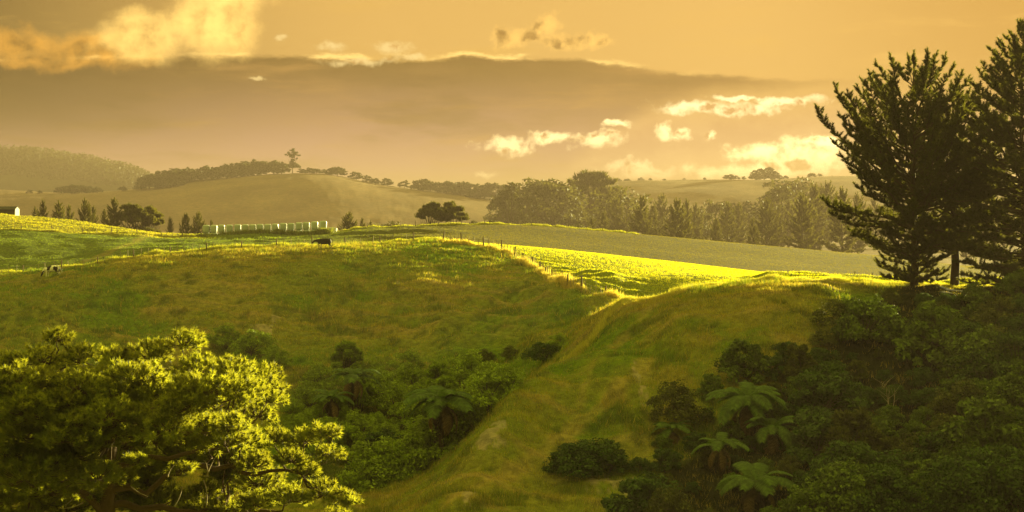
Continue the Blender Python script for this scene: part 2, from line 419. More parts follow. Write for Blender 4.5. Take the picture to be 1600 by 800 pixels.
def leafy(name, col, trans, share=0.45, var=0.5, scale=0.8, use_tint=False, rough=0.7):
    """leaf material: reflects and lets light through; colour drifts clump by clump and tree by tree"""
    m, nt, g, o = new_mat(name)
    if use_tint: base = tint_node(nt); tr = g.mix(1.0, base, (*trans, 1), 'MULTIPLY')
    else:
        t = nt.nodes.new('ShaderNodeTexCoord'); oi = nt.nodes.new('ShaderNodeObjectInfo')
        n = g.noise(t.outputs['Object'], scale, 4, 0.6)
        f = g.m('ADD', g.m('MULTIPLY', g.step(n, 0.3, 0.7), 0.75), g.m('MULTIPLY', oi.outputs['Random'], 0.25))
        lo, hi = 1 - var, 1 + var
        base = g.mix(f, tuple(c * lo for c in col) + (1,), tuple(c * hi for c in col) + (1,))
        tr = g.mix(f, tuple(c * lo for c in trans) + (1,), tuple(min(1, c * hi) for c in trans) + (1,))
    ge = nt.nodes.new('ShaderNodeNewGeometry')       # every leaf a little different
    iv = g.m('MULTIPLY_ADD', ge.outputs['Random Per Island'], 0.9, 0.55)
    base = g.v('SCALE', base); base.node.inputs['Scale'].default_value = 1.0; nt.links.new(iv, base.node.inputs['Scale'])
    df = principled(nt, base, rough, 0.25); tl = nt.nodes.new('ShaderNodeBsdfTranslucent')
    nt.links.new(tr, tl.inputs[0])
    mx = nt.nodes.new('ShaderNodeMixShader'); mx.inputs[0].default_value = share
    nt.links.new(df.outputs[0], mx.inputs[1]); nt.links.new(tl.outputs[0], mx.inputs[2])
    nt.links.new(mx.outputs[0], o.inputs[0]); return m

# ------------------------------------------------------------------ fence lines (needed by the paddock colours)
def crest_line(k, xs, off=0.0):
    out = []
    for x in xs:
        dep = math.exp(np.interp(x, gx, LD[k])) + off
        out.append(at(x, dep))
    return out
F2PX = [(692, 377, 213), (730, 382, 212), (770, 390, 209.5), (800, 400, 206), (840, 421, 199), (880, 441, 192), (915, 459, 186), (945, 473, 181), (985, 482, 176)]
def on_row(x, y, d0):
    ds = np.linspace(165, 214, 400); X = (x - 800) / FP * ds
    rows = HY - FP * height(X, ds) / ds
    i = int(np.argmin(np.abs(rows - y))); return float(ds[i])
F2 = [at(x, on_row(x, y, dd)) for x, y, dd in F2PX]

def ground_tint(X, Y):
    xp, dep = bearing(X, Y)
    n1 = fbm(X, Y, 11, 5, 0.6, 7); n2 = fbm(X, Y, 30, 4, 0.5, 8); n3 = fbm(X, Y, 2.5, 3, 0.6, 9); n4 = fbm(X + 0.5 * Y, Y - X, 5, 4, 0.6, 10)
    S = lambda x, a, b: np.clip((x - a) / (b - a), 0, 1) ** 2 * (3 - 2 * np.clip((x - a) / (b - a), 0, 1))
    green = np.array([0.112, 0.165, 0.006]); dry = np.array([0.215, 0.190, 0.042]); olive = np.array([0.155, 0.165, 0.020])
    straw = np.array([0.36, 0.27, 0.11])
    f = S(0.55 * n1 + 0.45 * n4, 0.40, 0.62)[:, None]
    c = green * (1 - f) + olive * f
    f = S(0.5 * n1 + 0.3 * n2 + 0.2 * n3 + 0.05 * S(xp, 500, 380) - 0.02 * S(xp, 800, 700) * S(950, xp, 980), 0.49, 0.62)[:, None] * 0.85
    c = c * (1 - f) + dry * f
    rid = 0.5 - 2 * np.abs(fbm(X + 0.35 * Y, Y * 0.38, 13, 3, 0.5, 21) - 0.5)      # convex ribs dry out first; their paler tint also paints in relief shading
    f = (S(rid + 0.5 * (n3 - 0.5), 0.20, 0.42) * 0.5)[:, None]
    c = c * (1 - f) + dry * 0.95 * f
    f = (S(np.sin((Y + 0.35 * X + 5 * fbm(X, Y, 14, 2, 0.5, 3)) * 1.7) + 1.2 * (n4 - .5), 0.55, 0.95) * S(n1, .35, .55) * 0.7)[:, None]   # stock tracks
    c = c * (1 - f) + np.array([0.24, 0.185, 0.075]) * f
    f = (S(fbm(X, Y, 1.7, 3, 0.6, 33), 0.57, 0.68) * 0.55)[:, None]                 # rush clumps
    c = c * (1 - f) + np.array([0.050, 0.075, 0.012]) * f
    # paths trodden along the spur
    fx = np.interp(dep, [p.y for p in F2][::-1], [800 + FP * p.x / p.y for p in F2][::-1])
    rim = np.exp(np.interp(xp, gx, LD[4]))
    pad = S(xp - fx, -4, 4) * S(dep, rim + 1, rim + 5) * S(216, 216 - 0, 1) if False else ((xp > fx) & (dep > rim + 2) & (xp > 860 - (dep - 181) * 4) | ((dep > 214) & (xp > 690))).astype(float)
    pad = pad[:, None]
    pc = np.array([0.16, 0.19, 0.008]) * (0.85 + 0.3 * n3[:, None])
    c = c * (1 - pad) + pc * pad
    # fields beyond the crest: grazed and duller
    e = S(dep, 232, 240)[:, None]
    ec = np.array([0.082, 0.070, 0.009]) * (0.55 + 0.9 * n2[:, None]) ; eg = np.array([0.100, 0.135, 0.014]) * (0.8 + 0.4 * n1[:, None])
    w = S(700 - xp, -100, 380)[:, None]
    c = c * (1 - e) + (ec * (1 - w) + eg * w) * e
    kn = (S(-xp, -380, -250) * S(dep, 297, 304))[:, None]
    c = c * (1 - kn) + np.array([0.20, 0.19, 0.018]) * (0.85 + 0.3 * n3[:, None]) * kn  # knoll top yellowed: its sunlit look is put into the tint
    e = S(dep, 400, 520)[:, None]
    c = c * (1 - e) + np.array([0.200, 0.142, 0.090]) * (0.6 + 0.8 * n2[:, None]) * e  # far ground lightened and warmed, haze put into its colour
    # gully floors under the shrubs: understory shade put into the ground tint
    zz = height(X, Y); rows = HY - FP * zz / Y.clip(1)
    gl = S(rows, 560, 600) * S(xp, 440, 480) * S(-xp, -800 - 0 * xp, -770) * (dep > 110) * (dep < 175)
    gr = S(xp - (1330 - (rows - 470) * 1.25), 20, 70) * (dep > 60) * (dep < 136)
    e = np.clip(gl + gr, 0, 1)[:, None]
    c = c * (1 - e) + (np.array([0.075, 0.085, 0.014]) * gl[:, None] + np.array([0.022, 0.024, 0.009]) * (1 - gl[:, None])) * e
    # far wooded hill on the left horizon
    e = S(dep, 2150, 2300)[:, None]
    c = c * (1 - e) + np.array([0.055, 0.062, 0.022]) * (0.6 + 0.8 * fbm(X, Y, 25, 3, 0.6, 2)[:, None]) * e
    return c

# bare clay slips and the trodden farm track, by world position
SLIPS = [(410, 512, 0.8, 1.2), (430, 497, 0.45, 1.0), (760, 688, 0.7, 1.6), (778, 662, 0.5, 1.0), (1003, 612, 0.35, 1.6), (996, 590, 0.3, 1.0), (945, 752, 1.6, 0.9), (980, 770, 1.0, 0.8), (1020, 795, 1.2, 0.8), (730, 775, 0.4, 1.0)]
def slip_mask(X, Y):
    m = np.zeros_like(X)
    w = fbm(X, Y, 0.8, 4, 0.7, 6) - 0.5
    for (cx, cyy, rx, ry) in SLIPC:
        q = np.hypot((X - cx) / rx, (Y - cyy) / ry) + w * 4.0
        m = np.maximum(m, np.clip((1.0 - q) / 0.25, 0, 1))
    return m
SLIPC = []
for (x, y, rx, ry) in SLIPS:
    lo, hi = (75, 130) if y > 560 and x > 690 else (150, 210)
    dep = find_depth(x, y, lo, hi); SLIPC.append(((x - 800) / FP * dep, dep, rx, ry))
# track from the spur foot up along its ridge, and the farm track in the field beyond the crest
TRK = [[(690, 800), (760, 752), (830, 712), (900, 664), (960, 618), (1000, 590), (1010, 560)],
       [(905, 640), (930, 560), (985, 510), (1040, 470)]]
TRKW = []
for tr in TRK:
    TRKW.append([((x - 800) / FP * q, q) for x, y in tr for q in [find_depth(x, y, 80, 139)]])
dt = [(0, 0)]
TRKW.append([((x - 800) / FP * dd, dd) for x, dd in ((100, 243), (160, 262), (210, 285), (245, 318), (275, 330))])
def track_dist(X, Y, pl):
    best = np.full_like(X, 1e9)
    for (a, b) in zip(pl[:-1], pl[1:]):
        a = np.array(a); b = np.array(b); ab = b - a
        t = np.clip(((X - a[0]) * ab[0] + (Y - a[1]) * ab[1]) / (ab @ ab), 0, 1)
        best = np.minimum(best, np.hypot(X - a[0] - t * ab[0], Y - a[1] - t * ab[1]))
    return best
def soil(X, Y):
    """0..1 bare clay, 0..1 trodden"""
    w = (fbm(X, Y, 3, 3, 0.6, 12) - 0.5) * 1.6
    t = np.zeros_like(X)
    for pl, wd in zip(TRKW, (0.8, 0.6, 1.2)):
        t = np.maximum(t, np.clip((wd - np.abs(track_dist(X, Y, pl) + w)) / 0.6, 0, 1))
    return slip_mask(X, Y), t
def full_tint(X, Y):
    c = ground_tint(X, Y); s, t = soil(X, Y)
    c = c * (1 - 0.5 * t[:, None]) + np.array([0.30, 0.215, 0.085]) * 0.5 * t[:, None]
    c = c * (1 - s[:, None]) + np.array([0.29, 0.24, 0.16]) * s[:, None]
    return c, s, t

# ------------------------------------------------------------------ ground sheet
A = np.concatenate([np.linspace(-180, -24, 60)[:-1], np.linspace(-24, 24, 860), np.linspace(24, 180, 60)[1:]])
Rr = np.concatenate([np.geomspace(3, 70, 40)[:-1], np.arange(70, 235, 0.42), np.arange(235, 350, 1.0), np.geomspace(350, 2700, 200), np.geomspace(2750, 14000, 20)])
aa, rr = np.meshgrid(np.radians(A), Rr)
# rings follow constant depth inside the view so that crests are cut cleanly
cosf = np.cos(np.clip(aa, -math.radians(24), math.radians(24)))
blend = np.clip((rr - 60) / 40, 0, 1)
rad = rr / (1 * (1 - blend) + cosf * blend)
X = (rad * np.sin(aa)).ravel(); Y = (rad * np.cos(aa)).ravel()
Z = height(X, Y)
V0 = np.stack([X, Y, Z], 1)
nA, nR = len(A), len(Rr)
i = np.arange(nR - 1)[:, None] * nA + np.arange(nA - 1)[None, :]
Fq = np.stack([i, i + 1, i + 1 + nA, i + nA], -1).reshape(-1, 4)[:, ::-1]
me = bpy.data.meshes.new('ground')
me.vertices.add(len(V0)); me.vertices.foreach_set('co', V0.astype(np.float32).ravel())
me.loops.add(Fq.size); me.loops.foreach_set('vertex_index', Fq.astype(np.int32).ravel())
me.polygons.add(len(Fq)); me.polygons.foreach_set('loop_start', (np.arange(len(Fq)) * 4).astype(np.int32))
me.polygons.foreach_set('use_smooth', np.ones(len(Fq), bool))
me.update(calc_edges=True)
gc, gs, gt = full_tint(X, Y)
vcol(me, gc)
m_ground, nt, g, o = new_mat('pasture')
t = nt.nodes.new('ShaderNodeTexCoord').outputs['Object']
n1 = g.noise(g.v('MULTIPLY', t, (1, 1, 1)), 1.6, 6, 0.65)
n2 = g.noise(t, 0.22, 5, 0.6)
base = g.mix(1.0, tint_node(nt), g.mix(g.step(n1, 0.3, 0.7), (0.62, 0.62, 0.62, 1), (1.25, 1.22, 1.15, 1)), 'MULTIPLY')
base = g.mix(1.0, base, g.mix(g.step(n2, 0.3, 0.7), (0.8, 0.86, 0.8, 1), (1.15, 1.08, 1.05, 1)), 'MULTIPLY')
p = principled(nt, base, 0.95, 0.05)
bmp = nt.nodes.new('ShaderNodeBump'); bmp.inputs['Strength'].default_value = 0.8; bmp.inputs['Distance'].default_value = 0.35
nt.links.new(n1, bmp.inputs['Height']); nt.links.new(bmp.outputs[0], p.inputs['Normal'])
nt.links.new(p.outputs[0], o.inputs[0])
me.materials.append(m_ground)
tag(mob('ground', me), kind='structure')

# ------------------------------------------------------------------ haze: the damp evening air
bx = MB(); bx.box((0, 0, (HAZE_TOP - 110) / 2), (30000, 30000, HAZE_TOP + 110))
m_haze, nt, g, o = new_mat('evening_air')
pv = nt.nodes.new('ShaderNodeVolumePrincipled')
pv.inputs['Color'].default_value = (0.240, 0.185, 0.158, 1); pv.inputs['Density'].default_value = HAZE_DENSITY
pv.inputs['Anisotropy'].default_value = HAZE_G
nt.links.new(pv.outputs[0], o.inputs['Volume'])
tag(mob('haze', bx.me('haze', m_haze, False)), kind='stuff')

# ------------------------------------------------------------------ grass
m_grass = leafy('grass_blades', (0.1, 0.1, 0.02), (2.5, 2.4, 0.7), 0.5, use_tint=True)
def grass_mesh(name, X, Y, hgt, wid, nb, tint, lean=0.35, jit=0.12, cj=(0.7, 1.35)):
    """nb blades per tuft, each one thin triangle"""
    n = len(X); Z = height(X, Y)
    B = np.repeat(np.stack([X, Y, Z - 0.03], 1), nb, 0); N = n * nb
    B[:, :2] += rng.normal(size=(N, 2)) * jit
    h = np.repeat(hgt, nb) * rng.uniform(0.5, 1.25, N); w = np.repeat(wid, nb) * rng.uniform(0.6, 1.3, N)
    a = rng.uniform(0, 2 * math.pi, N); side = np.stack([np.cos(a), np.sin(a), np.zeros(N)], 1)
    L = rng.normal(size=(N, 2)) * lean; tip = B + np.stack([L[:, 0] * h, L[:, 1] * h, h], 1)
    T = np.stack([B - side * w[:, None] / 2, B + side * w[:, None] / 2, tip], 1)
    c = np.repeat(np.repeat(tint, nb, 0) * rng.uniform(*cj, (N, 1)), 3, 0)
    return mesh_tris(name, T, 3, m_grass, c)
def sample_polar(n, d0, d1, px0=-60, px1=1660):
    dep = np.exp(rng.uniform(math.log(d0), math.log(d1), n)); px = rng.uniform(px0, px1, n)
    return (px - 800) / FP * dep, dep
def grass_tint(X, Y):
    c, s, t = full_tint(X, Y)
    dry = (rng.random(len(X)) < 0.13)[:, None]
    c = np.where(dry, np.array([0.30, 0.22, 0.075]) * rng.uniform(0.7, 1.2, (len(X), 1)), c * 1.1)
    return c, s, t
X, Y = sample_polar(300000, 72, 226)
c, s, t = grass_tint(X, Y)
keep = (s < 0.3) & ((t < 0.5) | (rng.random(len(X)) < 0.35))
long_ = fbm(X, Y, 7, 4, 0.6, 7)
hg = np.clip(0.10 + 0.65 * (long_ - 0.25), 0.08, 0.6)
xp, dep = bearing(X, Y)
fx = np.interp(dep, [p.y for p in F2][::-1], [800 + FP * p.x / p.y for p in F2][::-1])
rim = np.exp(np.interp(xp, gx, LD[4]))
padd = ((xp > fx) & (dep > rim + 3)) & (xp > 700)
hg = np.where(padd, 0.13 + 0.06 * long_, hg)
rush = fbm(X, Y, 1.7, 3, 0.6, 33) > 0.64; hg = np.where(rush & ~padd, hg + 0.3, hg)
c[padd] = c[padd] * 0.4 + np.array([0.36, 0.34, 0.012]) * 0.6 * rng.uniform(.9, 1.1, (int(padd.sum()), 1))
k = keep
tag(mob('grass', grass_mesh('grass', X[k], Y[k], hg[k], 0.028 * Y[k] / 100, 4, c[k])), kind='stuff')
X, Y = sample_polar(110000, 226, 420)
c, s, t = grass_tint(X, Y)
tag(mob('field_grass', grass_mesh('field_grass', X, Y, np.where((X < -45) & (Y > 300), 0.26, 0.12), 0.03 * Y / 100, 3, np.minimum(c, ground_tint(X, Y) * 1.25), cj=(0.85, 1.15))), kind='stuff')

def strip_grass(name, pts, n, hw, h, w, tint, off=0.0):
    P = np.array([(p[0], p[1]) for p in pts]); L = np.concatenate([[0], np.cumsum(np.hypot(*np.diff(P, axis=0).T))])
    s = rng.uniform(0, L[-1], n); X = np.interp(s, L, P[:, 0]); Y = np.interp(s, L, P[:, 1]) + off
    X += rng.normal(size=n) * hw; Y += rng.normal(size=n) * hw
    clump = np.clip(2.6 * fbm(X, Y, 2.2, 3, 0.6, 14) - 0.5, 0.12, 1.5)
    c = np.array(tint) * rng.uniform(0.75, 1.25, (n, 1))
    tag(mob(name, grass_mesh(name, X, Y, h * clump, np.full(n, w), 4, c, 0.25)), kind='stuff')
F1 = crest_line(7, np.arange(-80, 700, 12.0))
strip_grass('rank_grass', F1, 9000, 0.45, 0.52, 0.06, (0.26, 0.26, 0.05), off=1.0)
strip_grass('rank_grass', F2, 6500, 0.28, 0.62, 0.05, (0.36, 0.30, 0.14))
F3 = [at(x, dd) for x, dd in ((-60, 296), (60, 298), (160, 302), (230, 308), (310, 318))]
strip_grass('rank_grass', F3, 3000, 0.30, 0.4, 0.08, (0.24, 0.23, 0.06))
F5 = crest_line(10, np.arange(530, 1000, 15.0), -1.0)
strip_grass('rank_grass', F5, 5000, 0.45, 0.42, 0.08, (0.24, 0.24, 0.05))
RIM = crest_line(4, np.arange(905, 1700, 10.0), 0.3)
strip_grass('rim_grass', RIM, 17000, 0.60, 0.46, 0.035, (0.30, 0.28, 0.08))

# ------------------------------------------------------------------ vegetation builders
m_bark = plain('pine_bark', (0.085, 0.055, 0.035), 0.95, 0.4, 6)
m_bark_far = plain('bark', (0.09, 0.07, 0.05), 0.95, 0.3, 2)
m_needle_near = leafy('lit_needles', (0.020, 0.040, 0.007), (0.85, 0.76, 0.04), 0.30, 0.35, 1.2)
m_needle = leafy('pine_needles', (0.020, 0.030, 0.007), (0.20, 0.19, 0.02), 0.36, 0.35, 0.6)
m_needle_far = leafy('shelter_pine_needles', (0.048, 0.050, 0.012), (0.18, 0.16, 0.02), 0.35, 0.35, 0.3)
m_leaf = leafy('shrub_leaves', (0.21, 0.28, 0.012), (0.30, 0.38, 0.015), 0.25, 0.45, 0.9)  # left-gully green; the extra skylight there is put into the colour
m_leaf2 = leafy('dark_shrub_leaves', (0.044, 0.076, 0.008), (0.07, 0.12, 0.008), 0.22, 0.4, 0.8)  # dark green, lowered further so the colour carries shade on the right
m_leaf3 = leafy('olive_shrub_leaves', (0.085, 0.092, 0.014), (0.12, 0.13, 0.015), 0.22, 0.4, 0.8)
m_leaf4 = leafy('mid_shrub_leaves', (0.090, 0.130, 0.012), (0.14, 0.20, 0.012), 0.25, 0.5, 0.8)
m_leaf_far = leafy('distant_leaves', (0.048, 0.048, 0.014), (0.13, 0.12, 0.02), 0.35, 0.3, 0.2)
m_leaf_hill = leafy('hill_leaves', (0.030, 0.036, 0.012), (0.07, 0.07, 0.02), 0.3, 0.3, 0.2)
m_fern = leafy('fern_fronds', (0.072, 0.120, 0.014), (0.12, 0.20, 0.015), 0.35, 0.25, 1.5)
m_fern_trunk = plain('fern_trunk', (0.05, 0.035, 0.02), 0.95, 0.4, 8)
m_dead = plain('dead_wood', (0.32, 0.26, 0.18), 0.9, 0.3, 5)

def tufts(Pn, D, n, length, width, spread=0.75, stem=0.35):
    """radiating needles round shoots: Pn positions, D shoot directions"""
    N = len(Pn); D = nrm(np.asarray(D, float)); L = length if hasattr(length, '__len__') else np.full(N, length)
    dd = np.repeat(D, n, 0); t = rng.uniform(-stem, stem * 0.6, (N * n, 1)) * np.repeat(L, n)[:, None] * 2
    nd = nrm(dd * 0.85 + runit(N * n) * spread)
    b = np.repeat(Pn, n, 0) + dd * t; l = (np.repeat(L, n) * rng.uniform(0.7, 1.1, N * n))[:, None]
    side = nrm(np.cross(nd, runit(N * n))) * width / 2
    tip = b + nd * l
    return np.stack([b - side, b + side, tip], 1).reshape(-1, 3)
def leaves(Pn, size, nrml=None, tilt=0.8):
    """pointed four-cornered leaves"""
    N = len(Pn); s = size * rng.uniform(0.6, 1.3, (N, 1))
    nn = runit(N) if nrml is None else nrm(nrml + runit(N) * tilt)
    a = nrm(np.cross(nn, runit(N))); b = np.cross(nn, a)
    return np.stack([Pn - a * s * .55, Pn + b * s * .28 , Pn + a * s * .55, Pn - b * s * .28], 1).reshape(-1, 3)

def bez(p0, p1, p2, n):
    t = np.linspace(0, 1, n)[:, None]
    return (1 - t) ** 2 * p0 + 2 * t * (1 - t) * p1 + t ** 2 * p2

def conifer(H, prof, limbs, rise, tw, tuftn, tlen, twid, trad, mat, barkm, seed, jag=0.15, inner=0.35, start=0.35, up=0.5, asym=0.0, sides=6, nseg=6):
    """trunk and crown of a pine of height H; prof = [(height fraction, radius m)]; rise = how steeply limbs climb by height"""
    global rng
    keep = rng; rng = np.random.default_rng(seed)
    w = MB(); hs = np.linspace(0, 0.97, 9)
    tp = np.stack([0.15 * np.sin(hs * 5 + seed), 0.15 * np.cos(hs * 4 + seed), hs * H], 1); tp[0, :2] = 0
    w.tube(tp, trad * (1 - hs * 0.93) + 0.01, 8)
    tpx = lambda z: np.array([np.interp(z, tp[:, 2], tp[:, 0]), np.interp(z, tp[:, 2], tp[:, 1]), z])
    pf = np.array(prof); PP = []; DD = []
    h0 = pf[0, 0]
    for i in range(limbs):
        ht = h0 + (1 - h0) * ((i + rng.uniform(-.5, .5)) / limbs) if i < limbs * 0.97 else 1.0
        ht = float(np.clip(ht, h0, 1.0)); az = i * 2.39996 + rng.uniform(-.4, .4)
        R = np.interp(ht, pf[:, 0], pf[:, 1]) * rng.uniform(1 - jag, 1 + jag) * (1 - asym * math.cos(az))
        if rng.random() < inner: R *= rng.uniform(0.35, 0.8)
        tip = np.array([R * math.cos(az), R * math.sin(az), ht * H])
        zs = max(h0 * H * 0.6 if h0 > .1 else 0.02 * H, ht * H - R * np.interp(ht, [0, 0.4, 1], rise))
        zs = min(zs, 0.96 * H); s = tpx(zs)
        mid = np.array([tip[0] * 0.62, tip[1] * 0.62, zs + (tip[2] - zs) * (0.5 - 0.22 * up)])
        path = bez(s, mid, tip, nseg + 1); ln = np.linalg.norm(tip - s)
        path[1:-1] += rng.normal(size=(nseg - 1, 3)) * 0.02 * ln
        r0 = 0.012 * ln + 0.015; w.tube(path, np.linspace(r0, 0.012, nseg + 1), 4 if sides < 6 else 5, False)
        # side shoots
        n = max(3, int(ln * tw))
        st_ = start * (0.25 + 0.75 * min(1, ht / .3))
        for t in np.clip(st_ + (1 - st_) * (np.arange(n) + rng.uniform(0, 1, n)) / n, 0, 1):
            k = t * nseg; a = int(min(k, nseg - 1)); p = path[a] + (path[a + 1] - path[a]) * (k - a); dr = nrm(path[a + 1] - path[a])
            sl = (0.22 + 0.5 * (1 - t)) * min(1.6, 0.25 * ln) * rng.uniform(0.5, 1.3)
            rd = nrm(runit(1)[0] * np.array([1, 1, 0.5]) + dr * 0.5 + np.array([0, 0, 0.15 + up * 0.5 * rng.random()]))
            q = p + rd * sl
            if sides >= 6: w.tube([p, (p + q) / 2 + np.array([0, 0, -.04]), q], [0.018, 0.013, 0.008], 3, False)
            for s_ in np.linspace(0.35, 1, 3 if sides >= 6 else 2):
                PP.append(p + (q - p) * s_); DD.append(nrm(rd + np.array([0, 0, up])))
        for s_ in (0.0, 0.9, 1.9):
            PP.append(tip + nrm(dr + np.array([0, 0, up])) * s_ * tlen * (0.8 if up > .4 else .4)); DD.append(dr + np.array([0, 0, up * 1.2]))
    for s_ in range(4): PP.append(np.array([0, 0, H * (0.955 + 0.013 * s_)]) + tpx(H) * [1, 1, 0]); DD.append([0, 0, 1])
    T = tufts(np.array(PP), np.array(DD), tuftn, tlen, twid, 0.75)
    res = (w.me('trunk', barkm), mesh_tris('crown', T, 3, mat))
    rng = keep; return res

def lobed(H, lobes, trad, nleaf, lsize, mat, barkm, seed, stems=1, squash=0.75, fill=0.25, needle=False, low=-0.75):
    """broad crown: limbs from the trunk to each lobe (x, y, z, r); leaf cards in an uneven shell round every lobe"""
    global rng
    keep = rng; rng = np.random.default_rng(seed); w = MB()
    L = np.array(lobes, float); zmin = L[:, 2].min()
    for s in range(stems):
        a = rng.uniform(0, 6.28); e = np.array([math.cos(a), math.sin(a), 0]) * (0.12 * H * (stems > 1))
        fork = np.array([0, 0, max(0.25 * H, zmin * 0.6)]) + e
        w.tube([np.array([0, 0, -0.4]) + e * .3, fork * .5 + e * .3, fork], [trad * 1.15, trad, trad * .8], 7)
        for l in L[s::stems]:
            mid = fork + (l[:3] - fork) * 0.5 + np.array([0, 0, -0.08 * H]) * rng.uniform(0, 1)
            w.tube(bez(fork, mid, l[:3], 5), np.linspace(trad * .5, 0.02 * trad + .01, 5), 4, False)
    A = L[:, 3] ** 2; cnt = np.maximum((nleaf * A / A.sum()).astype(int), 5); PP = []; NN = []
    for l, c in zip(L, cnt):
        # sub-lobes give the uneven, clumpy outline
        k = max(5, int(c / 60)); sd = runit(k) * [1, 1, 1]; sd[:, 2] = np.abs(sd[:, 2]) * 1.0 - 0.25
        sub = l[:3] + sd * l[3] * np.array([1, 1, squash]) * rng.uniform(0.45, 0.85, (k, 1)); sr = l[3] * rng.uniform(0.25, 0.5, k)
        j = rng.integers(0, k, c); d = runit(c); d[:, 2] = np.where(d[:, 2] < low, -d[:, 2], d[:, 2])
        rr = np.where(rng.random(c) < fill, rng.uniform(0.2, 1, c), rng.normal(0.95, 0.09, c))
        PP.append(sub[j] + d * (sr[j] * rr)[:, None] * np.array([1, 1, squash])); NN.append(nrm(d + (sub[j] - l[:3]) * 0.4 / l[3]))
    PP = np.concatenate(PP); NN = np.concatenate(NN)
    if needle: me = mesh_tris('crown', tufts(PP, NN + [0, 0, .4], 5, lsize, lsize * .45, 0.7), 3, mat)
    else: me = mesh_tris('crown', leaves(PP, lsize, NN, 0.9), 4, mat)
    res = (w.me('trunk', barkm), me); rng = keep; return res

def dome(n, R, H, seed, z0=0.35, rl=(0.28, 0.45), flat=0.0):
    r = np.random.default_rng(seed); out = []
    for i in range(n):
        a = i * 2.4 + r.uniform(-.4, .4); t = math.sqrt((i + .5) / n); rad = t * R * r.uniform(.6, .8)
        z = z0 * H + (H * (1 - z0) * .72) * math.sqrt(max(0, 1 - t * t * (1 - flat))) * r.uniform(.75, 1.05)
        out.append((rad * math.cos(a), rad * math.sin(a), z, R * r.uniform(*rl)))
    if z0 < .3:          # foliage down to the ground all round
        m = max(5, n * 2 // 3)
        for i in range(m):
            a = i * 6.283 / m + r.uniform(-.3, .3); q = R * r.uniform(.5, .72)
            out.append((q * math.cos(a), q * math.sin(a), H * r.uniform(.10, .34), R * r.uniform(*rl)))
    return out

ZTOP = {}
def make_tree(name, pair, label, cat, group, loc, H0, H, rz=None, wide=1.0, trunk_label=None):
    hz0 = ZTOP.setdefault(pair[1].name, max(v.co.z for v in pair[1].vertices)) if H0 > 1.5 else H0
    o = empty(name, loc, random.uniform(0, 6.28) if rz is None else rz, (H / hz0 * wide, H / hz0 * wide, H / hz0))
    tag(o, label, cat, group)
    mob('trunk', pair[0], o); mob('crown', pair[1], o)
    return o

ORD = ['first', 'second', 'third', 'fourth', 'fifth', 'sixth', 'seventh', 'eighth', 'ninth', 'tenth', 'eleventh', 'twelfth', 'thirteenth', 'fourteenth', 'fifteenth', 'sixteenth', 'seventeenth', 'eighteenth', 'nineteenth', 'twentieth',
       'twenty-first', 'twenty-second', 'twenty-third', 'twenty-fourth', 'twenty-fifth', 'twenty-sixth', 'twenty-seventh', 'twenty-eighth', 'twenty-ninth', 'thirtieth', 'thirty-first', 'thirty-second', 'thirty-third', 'thirty-fourth', 'thirty-fifth', 'thirty-sixth', 'thirty-seventh', 'thirty-eighth', 'thirty-ninth', 'fortieth', 'forty-first', 'forty-second', 'forty-third', 'forty-fourth', 'forty-fifth', 'forty-sixth', 'forty-seventh', 'forty-eighth', 'forty-ninth', 'fiftieth']

